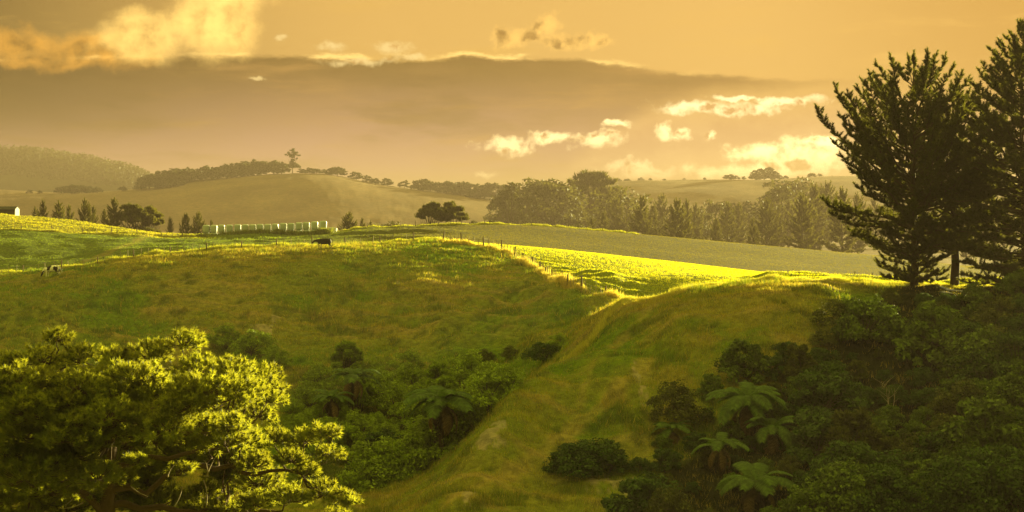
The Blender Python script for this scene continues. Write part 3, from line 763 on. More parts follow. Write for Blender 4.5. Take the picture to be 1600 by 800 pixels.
# ------------------------------------------------------------------ the sunlit pine in front on the left
def front_pine():
    global rng
    keep = rng; rng = np.random.default_rng(5)
    D0 = 45.0; k = D0 / FP
    bx_, bz_ = (165 - 800) * k, hz((165 - 800) * k, D0)
    root = empty('pine_tree', (bx_, D0, bz_))
    tag(root, 'broad golden-rimmed pine filling the lower left corner, its crown lit from the right', 'pine tree')
    loc = lambda px, py, dy=0.0: np.array([(px - 800) * (D0 + dy) / FP - bx_, dy, (HY - py) * (D0 + dy) / FP - bz_])
    outer = [(-60, 600, 62), (10, 585, 46), (62, 566, 40), (88, 532, 26), (130, 566, 38), (185, 570, 40), (235, 560, 36), (285, 540, 34), (310, 580, 36), (350, 590, 36),
             (395, 598, 34), (418, 628, 30), (400, 650, 34), (340, 640, 50), (265, 610, 50), (190, 620, 52), (110, 620, 55), (30, 640, 58), (-50, 690, 60),
             (365, 690, 34), (430, 690, 30), (475, 690, 28), (508, 680, 24), (515, 712, 22), (455, 722, 30), (395, 730, 32), (330, 700, 34), (480, 742, 22),
             (505, 775, 30), (540, 785, 24), (455, 785, 34), (400, 790, 32), (350, 800, 34), (530, 820, 32), (450, 840, 40), (360, 850, 44),
             (60, 705, 48), (130, 690, 40), (0, 760, 52), (70, 790, 40), (-60, 800, 55), (230, 680, 36), (285, 735, 20), (215, 725, 20), (25, 850, 60), (250, 860, 40), (120, 750, 24), (100, 800, 50), (40, 830, 50), (185, 845, 46), (150, 775, 28), (300, 800, 26), (-20, 700, 60), (330, 835, 34)]
    lob = []
    for (x, y, r) in outer:
        off = 0.0 if x > 400 or y < 570 else rng.uniform(-1.2, 1.2)
        lob.append((loc(x, y, off), r * k * rng.uniform(.9, 1.1)))
    for q in range(190):           # front and back of the crown
        dy = rng.choice([-1, 1]) * rng.uniform(1.8, 5.2); t = math.sqrt(max(0.1, 1 - (dy / 6.4) ** 2))
        x = 190 + rng.uniform(-300, 240) * t; y = 690 - rng.uniform(-110, 115) * t
        if dy < 0 and y > 700 and x > 190: continue
        lob.append((loc(x, y, dy), rng.uniform(28, 48) * k))
    w = MB(); trunk_top = loc(185, 590)
    tp = np.array([[0, 0, -0.5], loc(166, 800), loc(168, 745), loc(172, 700), loc(178, 650, .3), trunk_top])
    w.tube(tp, [.30, .24, .21, .19, .15, .07], 10)
    w.tube(bez(loc(166, 812), loc(150, 770, -.2), loc(100, 762, -.5), 6), [.17, .16, .14, .12, .10, .07], 8, False)
    PP = []; DD = []; DP = []
    big = [loc(168, 775), loc(170, 735), loc(172, 700), loc(178, 655, .3), loc(183, 615)]
    hubs = [(bez(loc(168, 770), loc(230, 770, .3), loc(300, 728, .4), 8), .13), (bez(loc(300, 728, .4), loc(370, 742, .5), loc(470, 740, .2), 9), .09),
            (bez(loc(170, 735), loc(230, 715, -.6), loc(350, 700, -1), 8), .10), (bez(loc(172, 700), loc(190, 670), loc(300, 640, .6), 8), .10),
            (bez(loc(172, 690), loc(120, 690), loc(30, 650, .5), 8), .10), (bez(loc(178, 650), loc(240, 600, 1), loc(290, 570, 1), 7), .08),
            (bez(loc(168, 790), loc(260, 800, 1), loc(430, 800, 1), 9), .12), (bez(loc(100, 762, -.5), loc(50, 740, -.5), loc(-40, 720), 7), .07),
            (bez(loc(183, 620), loc(140, 590), loc(90, 560), 7), .06), (bez(loc(172, 700, 0), loc(200, 690, 3), loc(260, 660, 5), 7), .08), (bez(loc(172, 700, 0), loc(160, 690, -3), loc(200, 650, -4.5), 7), .07)]
    nodes = []
    for h, r in hubs:
        h[1:-1] += rng.normal(size=(len(h) - 2, 3)) * 0.07
        w.tube(h, np.linspace(r, r * .45, len(h)), 7, False); nodes += list(h[1:])
    nodes = np.array(nodes + big)
    for c, r in lob:
        j = np.argmin(np.linalg.norm(nodes - c, axis=1) + 0.6 * np.maximum(0, nodes[:, 2] - c[2] + .3)); s = nodes[j]
        ml = bez(s, (s + c) / 2 + np.array([0, 0, -0.10]) * np.linalg.norm(c - s), c, 5); ml[1:-1] += rng.normal(size=(3, 3)) * .06
        w.tube(ml, np.linspace(0.022 + 0.010 * np.linalg.norm(c - s), 0.014, 5), 5, False)
        n = int(66 * (r / 0.75) ** 2) + 10
        d = runit(n); d[:, 2] = np.where(d[:, 2] < -0.25, -d[:, 2], d[:, 2])
        p = c + d * np.array([1, 1, 0.72]) * r * rng.uniform(0.55, 1.08, (n, 1))
        for q in range(n):
            if q % 2 == 0 or r < .6:
                w.tube([c + (p[q] - c) * .1, (c + p[q]) / 2 + np.array([0, 0, -.05]), p[q]], [.014, .011, .008], 3, False)
        PP.append(p); DD.append(nrm(d + [0, 0, .45]))
    PP = np.concatenate(PP); DD = np.concatenate(DD)
    T = tufts(PP, DD, 54, 0.165, 0.023, 1.0, 0.3)
    # a few bare dead twigs under the crown
    for (x, y, dx_, dy_) in ((322, 745, 14, -30), (325, 745, -8, -26), (318, 750, 5, 40), (285, 760, -12, 30), (120, 770, -20, 20), (130, 785, -34, 10), (205, 760, 26, 16), (262, 745, 10, -18)):
        dw = MB(); a = loc(x, y, -1.2); b = loc(x + dx_, y + dy_, -1.6)
        dw.tube(bez(a, (a + b) / 2 + rng.normal(size=3) * .1, b, 5), np.linspace(.022, .006, 5), 4, False)
        mob('dead_twig', dw.me('dead_twig', m_dead), root)
    mob('trunk', w.me('trunk', m_bark), root); mob('crown', mesh_tris('crown', T, 3, m_needle_near), root)
    rng = keep
front_pine()

# ------------------------------------------------------------------ the dark pines on the right
PA = conifer(19.6, [(0.03, 2.0), (0.06, 3.0), (0.12, 2.0), (0.2, 4.2), (0.3, 5.6), (0.36, 6.4), (0.42, 5.2), (0.5, 6.0), (0.6, 6.6), (0.7, 5.8), (0.8, 6.0), (0.88, 5.0), (0.95, 3.4), (1, 2.2)],
             215, (0.40, 0.25, 1.40), 5.6, 30, 0.25, 0.040, 0.34, m_needle, m_bark, 21, jag=0.27, inner=0.34, start=0.38, up=0.62)
PB = conifer(17.0, [(0.20, 1.6), (0.25, 3.8), (0.4, 5.0), (0.6, 4.4), (0.8, 3.2), (0.93, 1.9), (1, 0.5)],
             95, (0.1, 0.5, 1.2), 5.4, 26, 0.26, 0.040, 0.33, m_needle, m_bark, 22, jag=0.28, inner=0.3, start=0.45, up=0.6)
PC = conifer(22.0, [(0.04, 4.0), (0.12, 6.4), (0.25, 6.6), (0.45, 6.2), (0.6, 5.4), (0.75, 4.4), (0.9, 2.6), (1, 0.5)],
             290, (0.1, 0.25, 0.9), 5.2, 25, 0.28, 0.04, 0.36, m_needle, m_bark, 23, jag=0.22, inner=0.3, start=0.3, up=0.35)
def pine_at(name, pair, px, dep, top_row, H0, label, rz=0.0, wide=1.0):
    p = at(px, dep); H = pz(top_row, dep) - p.z
    return make_tree(name, pair, label, 'pine tree', 'tall dark pines on the right', p, H0, H, rz, wide)
pine_at('pine_tree', PA, 1428, 126, 76, 19.6, 'tall dark pine with a broad fan-shaped crown reaching to the ground', 0.4, 1.08)
pine_at('pine_tree', PB, 1491, 128, 120, 17.0, 'dark pine with a bare straight lower trunk, just right of the broad fan-shaped pine', 1.0, 1.15)
pine_at('pine_tree', PC, 1600, 122, 24, 22.0, 'tallest dark pine at the right edge, cut off by the frame', 2.0)

# ------------------------------------------------------------------ shelter belts and field trees
CF = [conifer(14, [(0.05, 2.2), (0.2, 3.0), (0.5, 2.6), (0.8, 1.6), (1, 0.25)], 80, (0.1, 0.3, 0.9), 3.4, 12, 0.50, 0.17, 0.22, m_needle_far, m_bark_far, 31, 0.3, .25, .25, .6, sides=4, nseg=4),
      conifer(14, [(0.08, 2.0), (0.25, 3.3), (0.55, 3.1), (0.85, 1.8), (1, 0.5)], 84, (0.1, 0.4, 1.0), 3.4, 12, 0.50, 0.17, 0.22, m_needle_far, m_bark_far, 32, 0.35, .25, .25, .8, sides=4, nseg=4),
      conifer(14, [(0.03, 1.8), (0.2, 2.4), (0.6, 1.9), (0.85, 1.2), (1, 0.2)], 76, (0.1, 0.3, 0.8), 3.6, 12, 0.50, 0.17, 0.20, m_needle_far, m_bark_far, 33, 0.3, .25, .2, .5, sides=4, nseg=4)]
BL = [lobed(10, dome(18, 5.0, 10, 41, .1), .35, 3000, .50, m_leaf_far, m_bark_far, 41),
      lobed(10, dome(14, 4.0, 10, 42, .12), .30, 2600, .45, m_leaf_far, m_bark_far, 42),
      lobed(10, dome(20, 6.5, 10, 43, .1), .40, 3400, .50, m_leaf_far, m_bark_far, 43)]
UM = [lobed(10, dome(24, 5.2, 10, 51, .22, (.20, .3), .3), .32, 3600, .55, m_needle_far, m_bark_far, 51, stems=3, squash=.5, fill=.1, needle=True, low=-.3),
      lobed(10, dome(24, 6.4, 10, 52, .22, (.20, .28), .4), .36, 3800, .60, m_needle_far, m_bark_far, 52, stems=4, squash=.6, fill=.1, needle=True, low=-.3)]
SM = [lobed(6, dome(9, 4.0, 6, 61, .05), .2, 1000, .85, m_leaf_hill, m_bark_far, 61), lobed(6, dome(8, 3.4, 6, 62, .1), .2, 900, .8, m_leaf_hill, m_bark_far, 62),
      lobed(6, dome(11, 4.6, 6, 63, .03), .2, 1200, .85, m_leaf_hill, m_bark_far, 63)]

def row_of(name, items, dep, pairs, H0, cat, group, label_fn, jitter=25):
    for i, it in enumerate(items):
        px, top = it[0], it[1]; v = it[2] if len(it) > 2 else i % len(pairs); wide = it[3] * (1.3 if name == 'broadleaf_tree' else 1) if len(it) > 3 else random.uniform(.9, 1.15) * (1.3 if name == 'hill_tree' else .78)
        dd = it[4] if len(it) > 4 else dep + ((i * 37) % 7 - 3) / 3 * jitter
        p = at(px, dd); H = pz(top, dd) - p.z
        make_tree(name, pairs[v], label_fn(i, it), cat, group, p, H0, H * 1.02, None, wide)
n_ = lambda i: ORD[i]
row_of('conifer_tree', [(55, 322, 2, .8), (67, 311, 0), (92, 313, 2, 1.1), (108, 319, 0, .8), (133, 309, 1), (146, 321, 0), (163, 326, 2, .8), (178, 308, 0, 1.05)], 400, CF, 14, 'conifer', 'conifers behind the left knoll',
       lambda i, it: f'dark conifer behind the yellow knoll, {n_(i)} from the left of the row', 6)
row_of('field_tree', [(206, 316, 0, .75), (225, 320, 1, .8), (240, 324, 0, .5)], 402, UM, 10, 'tree', 'open-crowned trees behind the left knoll',
       lambda i, it: f'open-branched dark tree between the conifer row and the hay bales, {n_(i)} from left', 5)
row_of('conifer_tree', [(266, 338, 2, .8), (290, 332, 1, .8), (310, 330, 1, .9), (330, 343, 0, .8)], 404, CF, 14, 'conifer', 'small conifers left of the bales',
       lambda i, it: f'small conifer just left of the wrapped bales, {n_(i)} of four from left', 5)
row_of('conifer_tree', [(545, 331, 1, 1.2), (566, 340, 0, .8), (579, 344, 2, .8)], 404, CF, 14, 'conifer', 'conifers right of the bales',
       lambda i, it: ('bushy conifer just right of the row of wrapped bales', 'small conifer right of the bushy one beside the bales', 'smallest conifer in the trio right of the bales')[i], 5)
for (x, y, dd, wd, lab) in ((676, 312, 400, .95, 'dark spreading pine with several stems behind the middle of the crest'), (706, 311, 404, .95, 'dark round-headed pine joined to the right of the spreading pine on the crest')):
    p = at(x, dd); make_tree('pine_tree', UM[1] if x < 690 else UM[0], lab, 'pine tree', None, p, 10, (pz(y, dd) - p.z), None, wd * .72)
row_of('conifer_tree', [(925, 337, 2, .9), (943, 330, 0, .8), (963, 307, 1, .95), (982, 318, 2, .8), (1003, 305, 0, 1.05), (1020, 318, 1, .8), (1034, 302, 1, 1.0), (1059, 309, 1, 1.05), (1073, 310, 0), (1087, 317, 0, 1), (1103, 338, 2, .8), (1119, 340, 1, .8), (1137, 315, 0, 1), (1154, 316, 1, 1),
                        (1176, 340, 0, .8), (1199, 309, 1, .95), (1216, 321, 0, 1), (1232, 313, 0, 1.1), (1254, 300, 1, 1), (1272, 286, 0, 1.05), (1293, 282, 1, 1.1), (1316, 292, 0, 1.1), (1340, 300, 1), (1366, 305, 0), (1392, 300, 1), (1420, 310, 0), (1450, 300, 1), (1480, 312, 0), (1510, 305, 1), (1540, 312, 0), (1570, 302, 1), (1605, 310, 0)],
       780, CF, 14, 'conifer', 'hazy conifer belt behind the right fields', lambda i, it: f'hazy dark conifer in the belt beyond the right fields, {n_(i)} from the left', 190)
row_of('broadleaf_tree', [(797, 285, 1, .55), (788, 304, 0, .7), (815, 300, 0, 1), (836, 277, 0, 1.0), (864, 278, 0, .9), (885, 300, 2, .9), (905, 290, 1, .9), (968, 291, 2, .8), (1119, 311, 0, .8), (1157, 314, 0, .8), (1237, 277, 0, 1.1), (1222, 290, 1, .9), (945, 300, 1, 1), (1180, 330, 2, .6), (1085, 328, 2, .8)],
       1080, BL, 10, 'tree', 'big hazy trees in the valley', lambda i, it: 'large misty valley tree, ' + ("smallest of the group", "low at the left end", "at the left shoulder of the big clump", "left of the two high rounded crowns", "right of the two high rounded crowns", "low in the dip right of the rounded crowns", "just left of the tiered crown", "right of the tiered crown", "pale and round behind the conifers", "pale behind the gap in the belt", "tallest above the right belt", "just left of the tallest above the belt", "tucked behind the tiered crown", "low before the right hill", "low behind the middle conifers")[i], 120)
p = at(924, 1060); make_tree('broadleaf_tree', UM[0], 'tallest misty tree of the valley clump, with tiered cloud-like layers of foliage', 'tree', 'big hazy trees in the valley', p, 10, pz(261, 1060) - p.z, 1.0, .8)
low_ = [(596, 350, 2, 1.2), (612, 345, 2, 1.3), (628, 350, 0, 1.1), (752, 350, 2), (765, 344, 1), (740, 345, 1, .8), (780, 346, 2), (800, 348, 0), (818, 350, 2), (838, 352, 2), (858, 350, 0), (876, 352, 2), (895, 352, 1), (910, 350, 2)]
row_of('hedge_shrub', low_, 425, BL, 10, 'shrub', 'low shrubs behind the middle crest', lambda i, it: f'low rounded shrub peeping over the middle crest, {n_(sorted(x[0] for x in low_).index(it[0]))} from the left', 10)

# trees on the misty hill and the far hills
hill = [(46, 296), (62, 297), (96, 291), (106, 289), (116, 287), (128, 289), (140, 290), (152, 291), (192, 291), (212, 292), (222, 278), (233, 272), (242, 271), (258, 268), (268, 262), (280, 263), (292, 260), (304, 263), (320, 258), (332, 262), (343, 258), (355, 256), (368, 258), (378, 251), (388, 254), (402, 248), (416, 251), (428, 250), (440, 252)]
row_of('hill_tree', hill, 1597, SM, 6, 'tree', 'trees along the crest of the misty hill', lambda i, it: f'small misty tree left of the tall gum on the hill crest, {n_(i)} from the left', 14)
p = at(457, 1600); make_tree('gum_tree', lobed(16, [(0, 0, 10.6, 2.4), (1.6, 0, 12.2, 2.0), (-1.7, 0, 12.0, 2.0), (0.2, 0, 13.6, 2.0), (0, 0, 15, 2.32), (2.4, 0, 13.6, 2.17), (-2.6, 0.5, 13.2, 2.03), (4.2, 0, 11.6, 1.74), (-4.6, 0, 12, 1.45), (1.2, 1, 11.8, 1.89), (-1.2, -1, 11, 1.89), (3.2, 1, 9.6, 1.45), (0, 0, 5, 4.35), (-2.5, 0, 4, 3.48), (2.5, 0, 4, 3.48), (0, 0, 8, 2.46)], .35, 3200, .8, m_leaf_hill, m_bark_far, 71, fill=.2),
                              'tallest open-crowned tree standing above the wood on the misty hill crest', 'gum tree', 'trees along the crest of the misty hill', p, 16, pz(231, 1600) - p.z, 0.0, .9)
hill2 = [(472, 263), (484, 261), (494, 263), (506, 264), (518, 261), (527, 260), (557, 268), (574, 273), (586, 278), (605, 278), (632, 281), (660, 279), (672, 282), (684, 284), (697, 282), (709, 284), (722, 283), (733, 284), (746, 287), (757, 285), (772, 285)]
row_of('hill_tree', hill2, 1605, SM, 6, 'tree', 'trees along the crest of the misty hill', lambda i, it: f'small misty tree right of the tall gum on the hill crest, {n_(i)} from the gum', 14)
hill3 = [(952, 278), (966, 278), (980, 279), (1001, 277), (1016, 278), (1038, 279), (1069, 278), (1101, 277), (1140, 272), (1150, 274), (1162, 275), (1180, 270), (1194, 261), (1205, 264), (1214, 272), (1228, 274), (1247, 275), (1268, 270), (1281, 271), (1300, 274)]
row_of('hill_tree', hill3, 1895, SM, 6, 'tree', 'trees along the crest of the right hill', lambda i, it: f'tiny misty tree on the crest of the far right hill, {n_(i)} from the left', 8)

# the far wooded hill: woods that read as one mass
n = 9000; px = rng.uniform(-150, 330, n); dep = rng.uniform(2400, 2620, n); X = (px - 800) / FP * dep
Zf = height(X, dep); Pn = np.stack([X, dep, Zf + rng.uniform(0, 9, n) * (0.4 + 1.2 * fbm(X, dep, 18, 3, .6, 3))], 1)
tag(mob('distant_forest', mesh_tris('distant_forest', leaves(Pn, 5.0), 4, m_leaf_hill)), kind='stuff')

# ------------------------------------------------------------------ gully shrubs
def shrub(seed, R, H, nl, sz, mat, n=9):
    return lobed(H, dome(n, R, H, seed, .15, (.34, .52)), .09, nl, sz, mat, m_bark_far, seed, stems=3, squash=.85, fill=.3)
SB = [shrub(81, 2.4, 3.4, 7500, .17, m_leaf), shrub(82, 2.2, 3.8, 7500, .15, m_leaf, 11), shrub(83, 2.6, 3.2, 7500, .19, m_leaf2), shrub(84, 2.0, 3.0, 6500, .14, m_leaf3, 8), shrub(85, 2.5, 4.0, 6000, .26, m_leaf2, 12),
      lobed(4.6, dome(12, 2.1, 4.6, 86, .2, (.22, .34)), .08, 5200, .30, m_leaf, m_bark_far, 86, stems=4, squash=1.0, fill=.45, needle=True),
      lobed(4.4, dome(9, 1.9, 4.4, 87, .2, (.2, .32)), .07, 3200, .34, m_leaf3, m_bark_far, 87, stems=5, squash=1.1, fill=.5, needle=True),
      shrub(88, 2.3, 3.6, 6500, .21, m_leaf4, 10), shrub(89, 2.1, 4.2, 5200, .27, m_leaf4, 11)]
SC = ['bright green', 'leafy green', 'dark green', 'olive brown', 'dark broad-leaved', 'feathery green', 'wispy olive', 'mid-green rounded', 'tall mid-green']
def shrubs(items, gname, where):
    rows = {}
    for it in items: rows.setdefault(it[5], []).append(it)
    for r in sorted(rows):
        L = sorted(rows[r])
        for i, (x, y, v, s, lo_hi, _) in enumerate(L):
            if any(abs(x - fx) < 66 and fy - 15 < y < fy + 115 for fx, fy in ((683, 656), (552, 600), (518, 634), (1168, 640), (1205, 682), (1183, 768), (1050, 682), (1125, 708), (1385, 575))): s *= .42 if x > 900 else .68
            dd = find_depth(x, y, *lo_hi); p = at(x, dd); p.z -= 0.25 * s
            make_tree('gully_shrub', SB[v], f'{SC[v]} shrub in {where}, {n_(i)} from left in row {["one","two","three","four","five","six","seven","eight","nine","ten","eleven","twelve"][r]} from the top', 'shrub', gname, p, 1, s, None, 1.0)
# left gully: rows of (x range, base row)
R2 = random.Random(3)
items = []
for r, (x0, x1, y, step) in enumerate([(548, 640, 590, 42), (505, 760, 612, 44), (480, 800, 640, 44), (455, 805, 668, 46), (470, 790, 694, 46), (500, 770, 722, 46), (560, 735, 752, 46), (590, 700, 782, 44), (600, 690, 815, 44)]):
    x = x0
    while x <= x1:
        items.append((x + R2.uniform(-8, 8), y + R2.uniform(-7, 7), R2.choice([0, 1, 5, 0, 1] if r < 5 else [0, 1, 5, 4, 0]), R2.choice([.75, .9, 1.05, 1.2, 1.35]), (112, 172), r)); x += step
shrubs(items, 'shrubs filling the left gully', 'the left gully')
items = []
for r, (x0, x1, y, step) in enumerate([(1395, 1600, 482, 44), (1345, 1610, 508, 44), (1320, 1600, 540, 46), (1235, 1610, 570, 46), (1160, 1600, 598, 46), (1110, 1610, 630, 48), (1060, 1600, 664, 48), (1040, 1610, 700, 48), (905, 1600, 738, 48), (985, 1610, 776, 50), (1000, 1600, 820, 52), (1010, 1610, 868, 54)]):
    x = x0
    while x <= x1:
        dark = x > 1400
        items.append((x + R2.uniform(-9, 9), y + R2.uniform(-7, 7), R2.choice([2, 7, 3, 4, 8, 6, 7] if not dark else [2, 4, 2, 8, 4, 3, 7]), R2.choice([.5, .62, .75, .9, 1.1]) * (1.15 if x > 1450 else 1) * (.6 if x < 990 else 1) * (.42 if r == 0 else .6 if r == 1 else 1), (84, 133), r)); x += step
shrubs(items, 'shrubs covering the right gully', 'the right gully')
# single bushes out on the slopes
for i, (x, y, v, s, lo, hi, lab) in enumerate([(395, 560, 0, .9, 140, 200, 'low green shrub on the hillside below the pale slip, behind the front pine'), (350, 545, 1, .8, 140, 200, 'low green shrub beside the top of the front pine crown'), (430, 575, 0, .6, 140, 200, 'small green bush right of the low shrubs behind the front pine'),
        (850, 590, 2, .62, 142, 172, 'dark bush in the notch between the two slopes'), (872, 580, 1, .45, 142, 172, 'small green bush just right of the dark notch bush'), (800, 560, 3, .5, 142, 172, 'olive bush on the slope above the left gully'), (760, 565, 3, .5, 142, 172, 'olive bush above the left gully, left of its twin'),
        (1310, 515, 3, .85, 84, 133, 'grey-olive bush alone on the right slope below the bright rim'), (1285, 540, 3, .45, 84, 133, 'small olive tussock bush below the grey-olive bush'), (905, 742, 2, .75, 84, 120, 'dark bush at the left tip of the right gully scrub'), (935, 735, 2, .7, 84, 120, 'dark bush second from the left tip of the right gully scrub')]):
    dd = find_depth(x, y, lo, hi); p = at(x, dd); p.z -= .2
    make_tree('hillside_bush', SB[v], lab, 'bush', None, p, 1, s, None, 1.25)
# larger broadleaf crowns at the right border
BT = [lobed(7.5, dome(15, 3.6, 7.5, 91, .3, (.28, .42)), .2, 11000, .19, m_leaf4, m_bark_far, 91, squash=.8), lobed(7.5, dome(13, 3.2, 7.5, 92, .25, (.28, .42)), .2, 10000, .2, m_leaf2, m_bark_far, 92)]
for (x, top, dd, v, lab) in ((1598, 418, 116, 0, 'bright green broadleaf tree at the right edge beneath the tallest pine'), (1520, 590, 100, 0, 'bushy green tree rising above the scrub in the lower right'), (1590, 515, 104, 1, 'dark leafy tree at the right edge below the pines'), (1590, 640, 92, 1, 'dark tree in the bottom right corner'), (1440, 690, 93, 1, 'dark round tree at the bottom right, left of the corner tree')):
    p = at(x, dd); make_tree('broadleaf_tree', BT[v], lab, 'tree', None, p, 7.5, pz(top, dd) - p.z, None, 1.0)

# ------------------------------------------------------------------ tree ferns
def frond_mesh(seed, L=2.6):
    r = np.random.default_rng(seed); w = MB(); n = 15
    t = np.linspace(0, 1, n); arch = r.uniform(.75, 1.1)
    path = np.stack([L * (t * 0.98 - 0.10 * t ** 3), r.uniform(-.1, .1) * t ** 2 * L, L * (0.78 * t - arch * t ** 2 * 0.92)], 1)
    w.tube(path, np.linspace(.022, .005, n), 4, False)
    V = []; m = 36
    for i in range(m):
        u = 0.12 + 0.87 * i / (m - 1); k = u * (n - 1); a = int(min(k, n - 2)); p = path[a] + (path[a + 1] - path[a]) * (k - a)
        dr = nrm(path[a + 1] - path[a]); ll = L * 0.235 * math.sin(math.pi * min(1, u * .80 + .12)) ** 0.7 * r.uniform(.9, 1.1)
        for s in (-1, 1):
            side = np.array([0, s, 0.0]); d = nrm(side * 1.0 + dr * .45 + np.array([0, 0, -.22])); e = dr * L * 0.0165
            q = p + d * ll * .5 + np.array([0, 0, .02]); z = p + d * ll + np.array([0, 0, -.10 * ll])
            V += [p - e * .6, p + e * .6, q + e * 1.0, q - e * 1.0, q - e, q + e, z + e * .12, z - e * .12]
    b = len(w.V); w.V += V
    for i in range(0, len(V), 4): w.F.append((b + i, b + i + 1, b + i + 2, b + i + 3))
    return w.me('frond', m_fern, False)
FR = [frond_mesh(s) for s in (1, 2, 3, 4)]
FRD = frond_mesh(9).copy(); FRD.materials.clear(); FRD.materials.append(leafy('dead_fern', (0.12, 0.075, 0.03), (0.1, 0.06, 0.02), .2)); FRD.name = 'dead_frond'
tk = MB(); tk.tube([(0, 0, -.5), (0.03, 0, 1.2), (0, 0, 2.6), (0, 0, 3.05)], [.17, .14, .15, .10], 9)
for i in range(60):      # old leaf bases hanging as a skirt
    a = random.uniform(0, 6.28); z = random.uniform(1.6, 2.9); c, s = math.cos(a), math.sin(a)
    tk.tube([(c * .1, s * .1, z), (c * .35, s * .35, z - .2), (c * .38, s * .38, z - .9 * random.uniform(.5, 1.2))], [.02, .016, .006], 3, False)
TK = tk.me('trunk', m_fern_trunk)
def tree_fern(px, py, dep, sc, n, label, lean=0.0, seed=0):
    r = random.Random(seed); X = (px - 800) / FP * dep; z = pz(py - 10, dep); g0 = hz(X, dep)
    o = empty('tree_fern', (X, dep, z - 3.0 * sc), r.uniform(0, 6.28), sc); tag(o, label, 'tree fern', 'tree ferns in the gullies')
    o['ground_gap'] = 0.0; del o['ground_gap']
    t = mob('trunk', TK, o); tz = max(1.0, (z - g0) / (3.0 * sc)); t.scale = (1, 1, tz); t.location.z = 3.0 * (1 - tz)
    for i in range(n):
        f = mob('frond', FR[i % 4], o); a = i * 2 * math.pi * .382 * 1.0 + r.uniform(-.15, .15); f.location = (0, 0, 3.0)
        inner = i / n; f.rotation_euler = (r.uniform(-.25, .25), -inner * 0.62 + 0.16 + r.uniform(-.16, .16), a); s = r.uniform(.78, 1.1) * (1 - .2 * inner); f.scale = (s, s * r.uniform(.85, 1.1), s)
    for i in range(5):
        f = mob('dead_frond', FRD, o); f.location = (0, 0, 2.9); f.rotation_euler = (r.uniform(-.3, .3), r.uniform(.75, 1.15), r.uniform(0, 6.28)); f.scale = (.7, .6, .7)
for a in [(690, 640, 110, 1.3, 22, 'round-crowned tree fern low in the left gully, its fronds spread like a wheel'), (552, 600, 134, 1.1, 13, 'dim tree fern among the shrubs at the left side of the left gully'), (518, 634, 132, 1.0, 11, 'dim tree fern just below and left of the other in the left gully'),
          (1168, 640, 101, 1.32, 22, 'largest tree fern with pale drooping fronds in the right gully'), (1205, 682, 99, 1.0, 16, 'tree fern tucked against the lower right of the largest fern'), (1183, 768, 90, 1.2, 14, 'tree fern with few long fronds at the bottom edge'),
          (1050, 682, 102, .8, 10, 'small dim fern at the left side of the right gully'), (1125, 708, 96, .85, 9, 'small fern below and left of the largest fern')]:
    tree_fern(*a, seed=int(a[0]))

# dead saplings showing pale among the scrub
def dead_sapling(px, dep, top, label, seed):
    r = np.random.default_rng(seed); p = at(px, dep); H = pz(top, dep) - p.z; w = MB()
    for s in range(3):
        tip = np.array([r.uniform(-.7, .7), r.uniform(-.4, .4), H * r.uniform(.8, 1)])
        pa = bez(np.array([0, 0, -.2]), np.array([r.uniform(-.3, .3), 0, H * .5]), tip, 7); w.tube(pa, np.linspace(.035, .008, 7), 4, False)
        for j in (3, 4, 5):
            e = pa[j] + np.array([r.uniform(-.8, .8), r.uniform(-.3, .3), r.uniform(.2, .7)]); w.tube([pa[j], (pa[j] + e) / 2, e], [.014, .01, .005], 3, False)
    tag(mob('dead_sapling', w.me('dead_sapling', m_dead), None, p), label, 'dead sapling', 'bare dead saplings')
for i, (x, dd, top, lab) in enumerate([(628, 140, 598, 'bare forked dead sapling among the left gully shrubs'), (1378, 104, 590, 'bare pale dead sapling below the fan-shaped pine'), (1392, 101, 602, 'bare dead sapling with thin stems, right of its pale twin'), (1462, 104, 606, 'bare dead sapling farther right in the dark scrub'), (1410, 97, 690, 'leaning bare dead sapling low in the dark scrub'), (1475, 118, 565, 'bare forked dead sapling just under the pines'), (1365, 112, 560, 'short bare dead sapling highest in the right scrub'), (1300, 96, 690, 'bare grey dead sapling right of the largest fern')]):
    dead_sapling(x, dd, top, lab, i)

